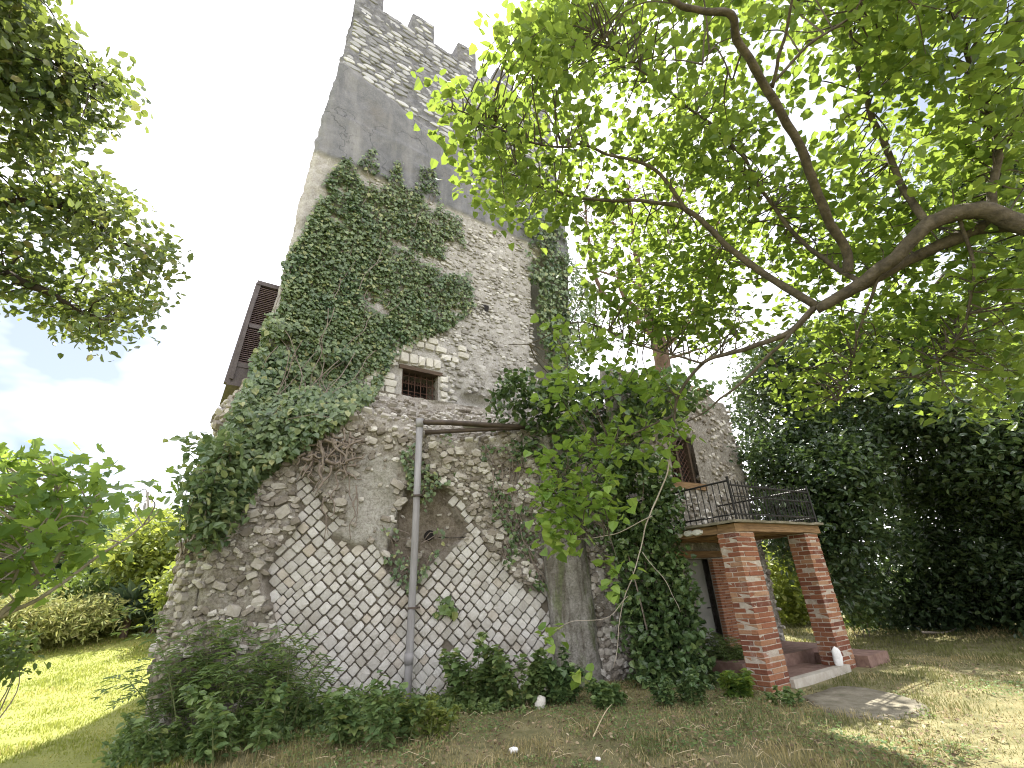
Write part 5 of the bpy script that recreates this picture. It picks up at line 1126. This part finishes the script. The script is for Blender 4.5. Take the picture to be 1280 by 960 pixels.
# ================================================================== GRASS
def blades(name, n, rr, ar, hgt, wid, mat, mask, kind='stuff', dry=None):
    r = rng.uniform(*rr, n); a = np.radians(rng.uniform(*ar, n)); x = r*np.sin(a); y = r*np.cos(a); k = mask(x, y); x, y, r = x[k], y[k], r[k]; n = len(x); z = gh(x, y)
    P = np.stack([x, y, z-.01], 1); th = rng.random(n)*6.28; B = np.stack([np.cos(th), np.sin(th), 0*th], 1); Wd = wid*np.maximum(1, r/8); H = rng.uniform(hgt[0], hgt[1], n)*(.35+1.5*vnoise(P*1.6, 77)**1.5); L = np.stack([-np.sin(th), np.cos(th), 0*th], 1)*rng.uniform(-.9, .9, n)[:, None]*H[:, None]
    V = np.stack([P-B*Wd[:, None]/2, P+B*Wd[:, None]/2, P+L*.45+UP*(H*.62)[:, None]+B*Wd[:, None]*.35, P+L*.45+UP*(H*.62)[:, None]-B*Wd[:, None]*.35, P+L+UP*H[:, None]*.9], 1).reshape(-1, 3)
    i = np.arange(n)*5; rd = np.clip(.5*vnoise(P*.8, 78)+.35*vnoise(P*3.1, 79)+.35*rng.random(n)-.1+(.28*sstep(3.2, 4.4, x) if name == 'dry_grass' else 0), 0, .99); mb = MB(); mb.add(V, [np.stack([i, i+1, i+2, i+3], 1), np.stack([i+3, i+2, i+4], 1)], rd); o = mb.build(name, MT[mat]); tag(o, kind='stuff'); return o
def frontmask(x, y):
    yb = np.interp(x, BP[3:, 0], BP[3:, 1])-.05; d = np.stack([x, y], 1)-PL[:2]; s = d@SA[:2]; n = d@SN[:2]
    ok = (y < yb) | (x < -5.6) | (x > 3.6); ok &= ~((s > -.2) & (s < 3.4) & (n < .3) & (n > -6)) & ~((s > -.6) & (s < 4.3) & (n < -2)); 
    pth = [gpt(*p) for p in ((1000, 870), (1050, 858), (1120, 868), (1160, 884), (1120, 894), (1040, 890))]; return ok & ~inpoly(np.stack([x, y], 1), pth)
blades('lawn_grass', 110000, (5.2, 27), (-58, -18), (.03, .075), .010, 'grassg', lambda x, y: frontmask(x, y) & (x < -3.9+.5*fbm(np.stack([x, y, x*0], 1), .8, 2, 88)))
blades('dry_grass', 95000, (4.3, 13), (-38, 52), (.025, .085), .008, 'grassd', lambda x, y: frontmask(x, y) & (x > -4.3+.5*fbm(np.stack([x, y, x*0], 1), .8, 2, 88)))
blades('dry_grass', 30000, (12, 22), (18, 55), (.03, .09), .010, 'grassd', lambda x, y: frontmask(x, y))
fringe()
# dead stalks and litter, too many to count
m = MB()
for i in range(260):
    r = random.uniform(4.8, 9); a = R_(random.uniform(-28, 46)); x, y = r*math.sin(a), r*math.cos(a)
    if not frontmask(np.array([x]), np.array([y]))[0]: continue
    L = random.uniform(.06, .24); t = random.random()*6.28; z = ghs(x, y)+.02; tube(m, [(x, y, z), (x+L*.5*math.cos(t), y+L*.5*math.sin(t), z+random.uniform(.01, .08)), (x+L*math.cos(t), y+L*math.sin(t), z+random.uniform(0, .05))], .002, 3)
o = m.build('straw_litter', MT['straw']); tag(o, kind='stuff')
log('fallen_stick', 'thin pale stick leaning out of the weeds before the plastered pier', 'stick', (*gpt(742, 925), .03), tuple(pt(765, 880, 7.9)), .008, 'straw', 5)
log('fallen_branch', 'long bare branch lying on the ground under the dark evergreen', 'branch', (*gpt(1155, 796), .10), (*gpt(1205, 788), .12), .03, 'barkgrey')
log('fallen_log', 'pale fallen log lying at the far end of the lawn', 'log', tuple(pt(178, 752, 24)), tuple(pt(212, 733, 24)), .07, 'barkgrey')
for (x, y, s, lb) in ((642, 943, .05, 'small white stone lying in the dry grass in the foreground'), (676, 888, .09, 'pale upright stone among weeds at the foot of the wall'), (748, 950, .028, 'tiny white pebble in the grass below the plastered pier')):
    g = gpt(x, y); b = np.array([g[0], g[1], ghs(*g)]); th = thing('loose_stone', lb, 'stone', b); m = MB(); V, Fq = blob(s, s*.7, s*(1.3 if s > .08 else .6), int(x), 7); m.add(V+b+UP*s*.5, Fq, .5); m.build('stone_body', MT['white' if s < .08 else 'whitestone'], th, smooth=True)
GROUPS = {'weed_clump': 'weeds along the foot of the tower base', 'climbing_ivy': 'ivy growing on the old walls', 'yucca_palm': 'yucca palms beyond the lawn', 'loose_stone': 'loose stones in the grass', 'leafy_bush': 'bushes round the garden', 'shrub_hedge': 'sunlit hedges at the lawn end', 'hanging_creeper': 'creepers trailing down the wall', 'evergreen_tree': 'dark evergreen trees'}
for o in bpy.data.objects:
    g = GROUPS.get(o.name.split('.')[0])
    if g and o.get('label') and o.parent is None: o['group'] = g
print('objects', len(bpy.data.objects))
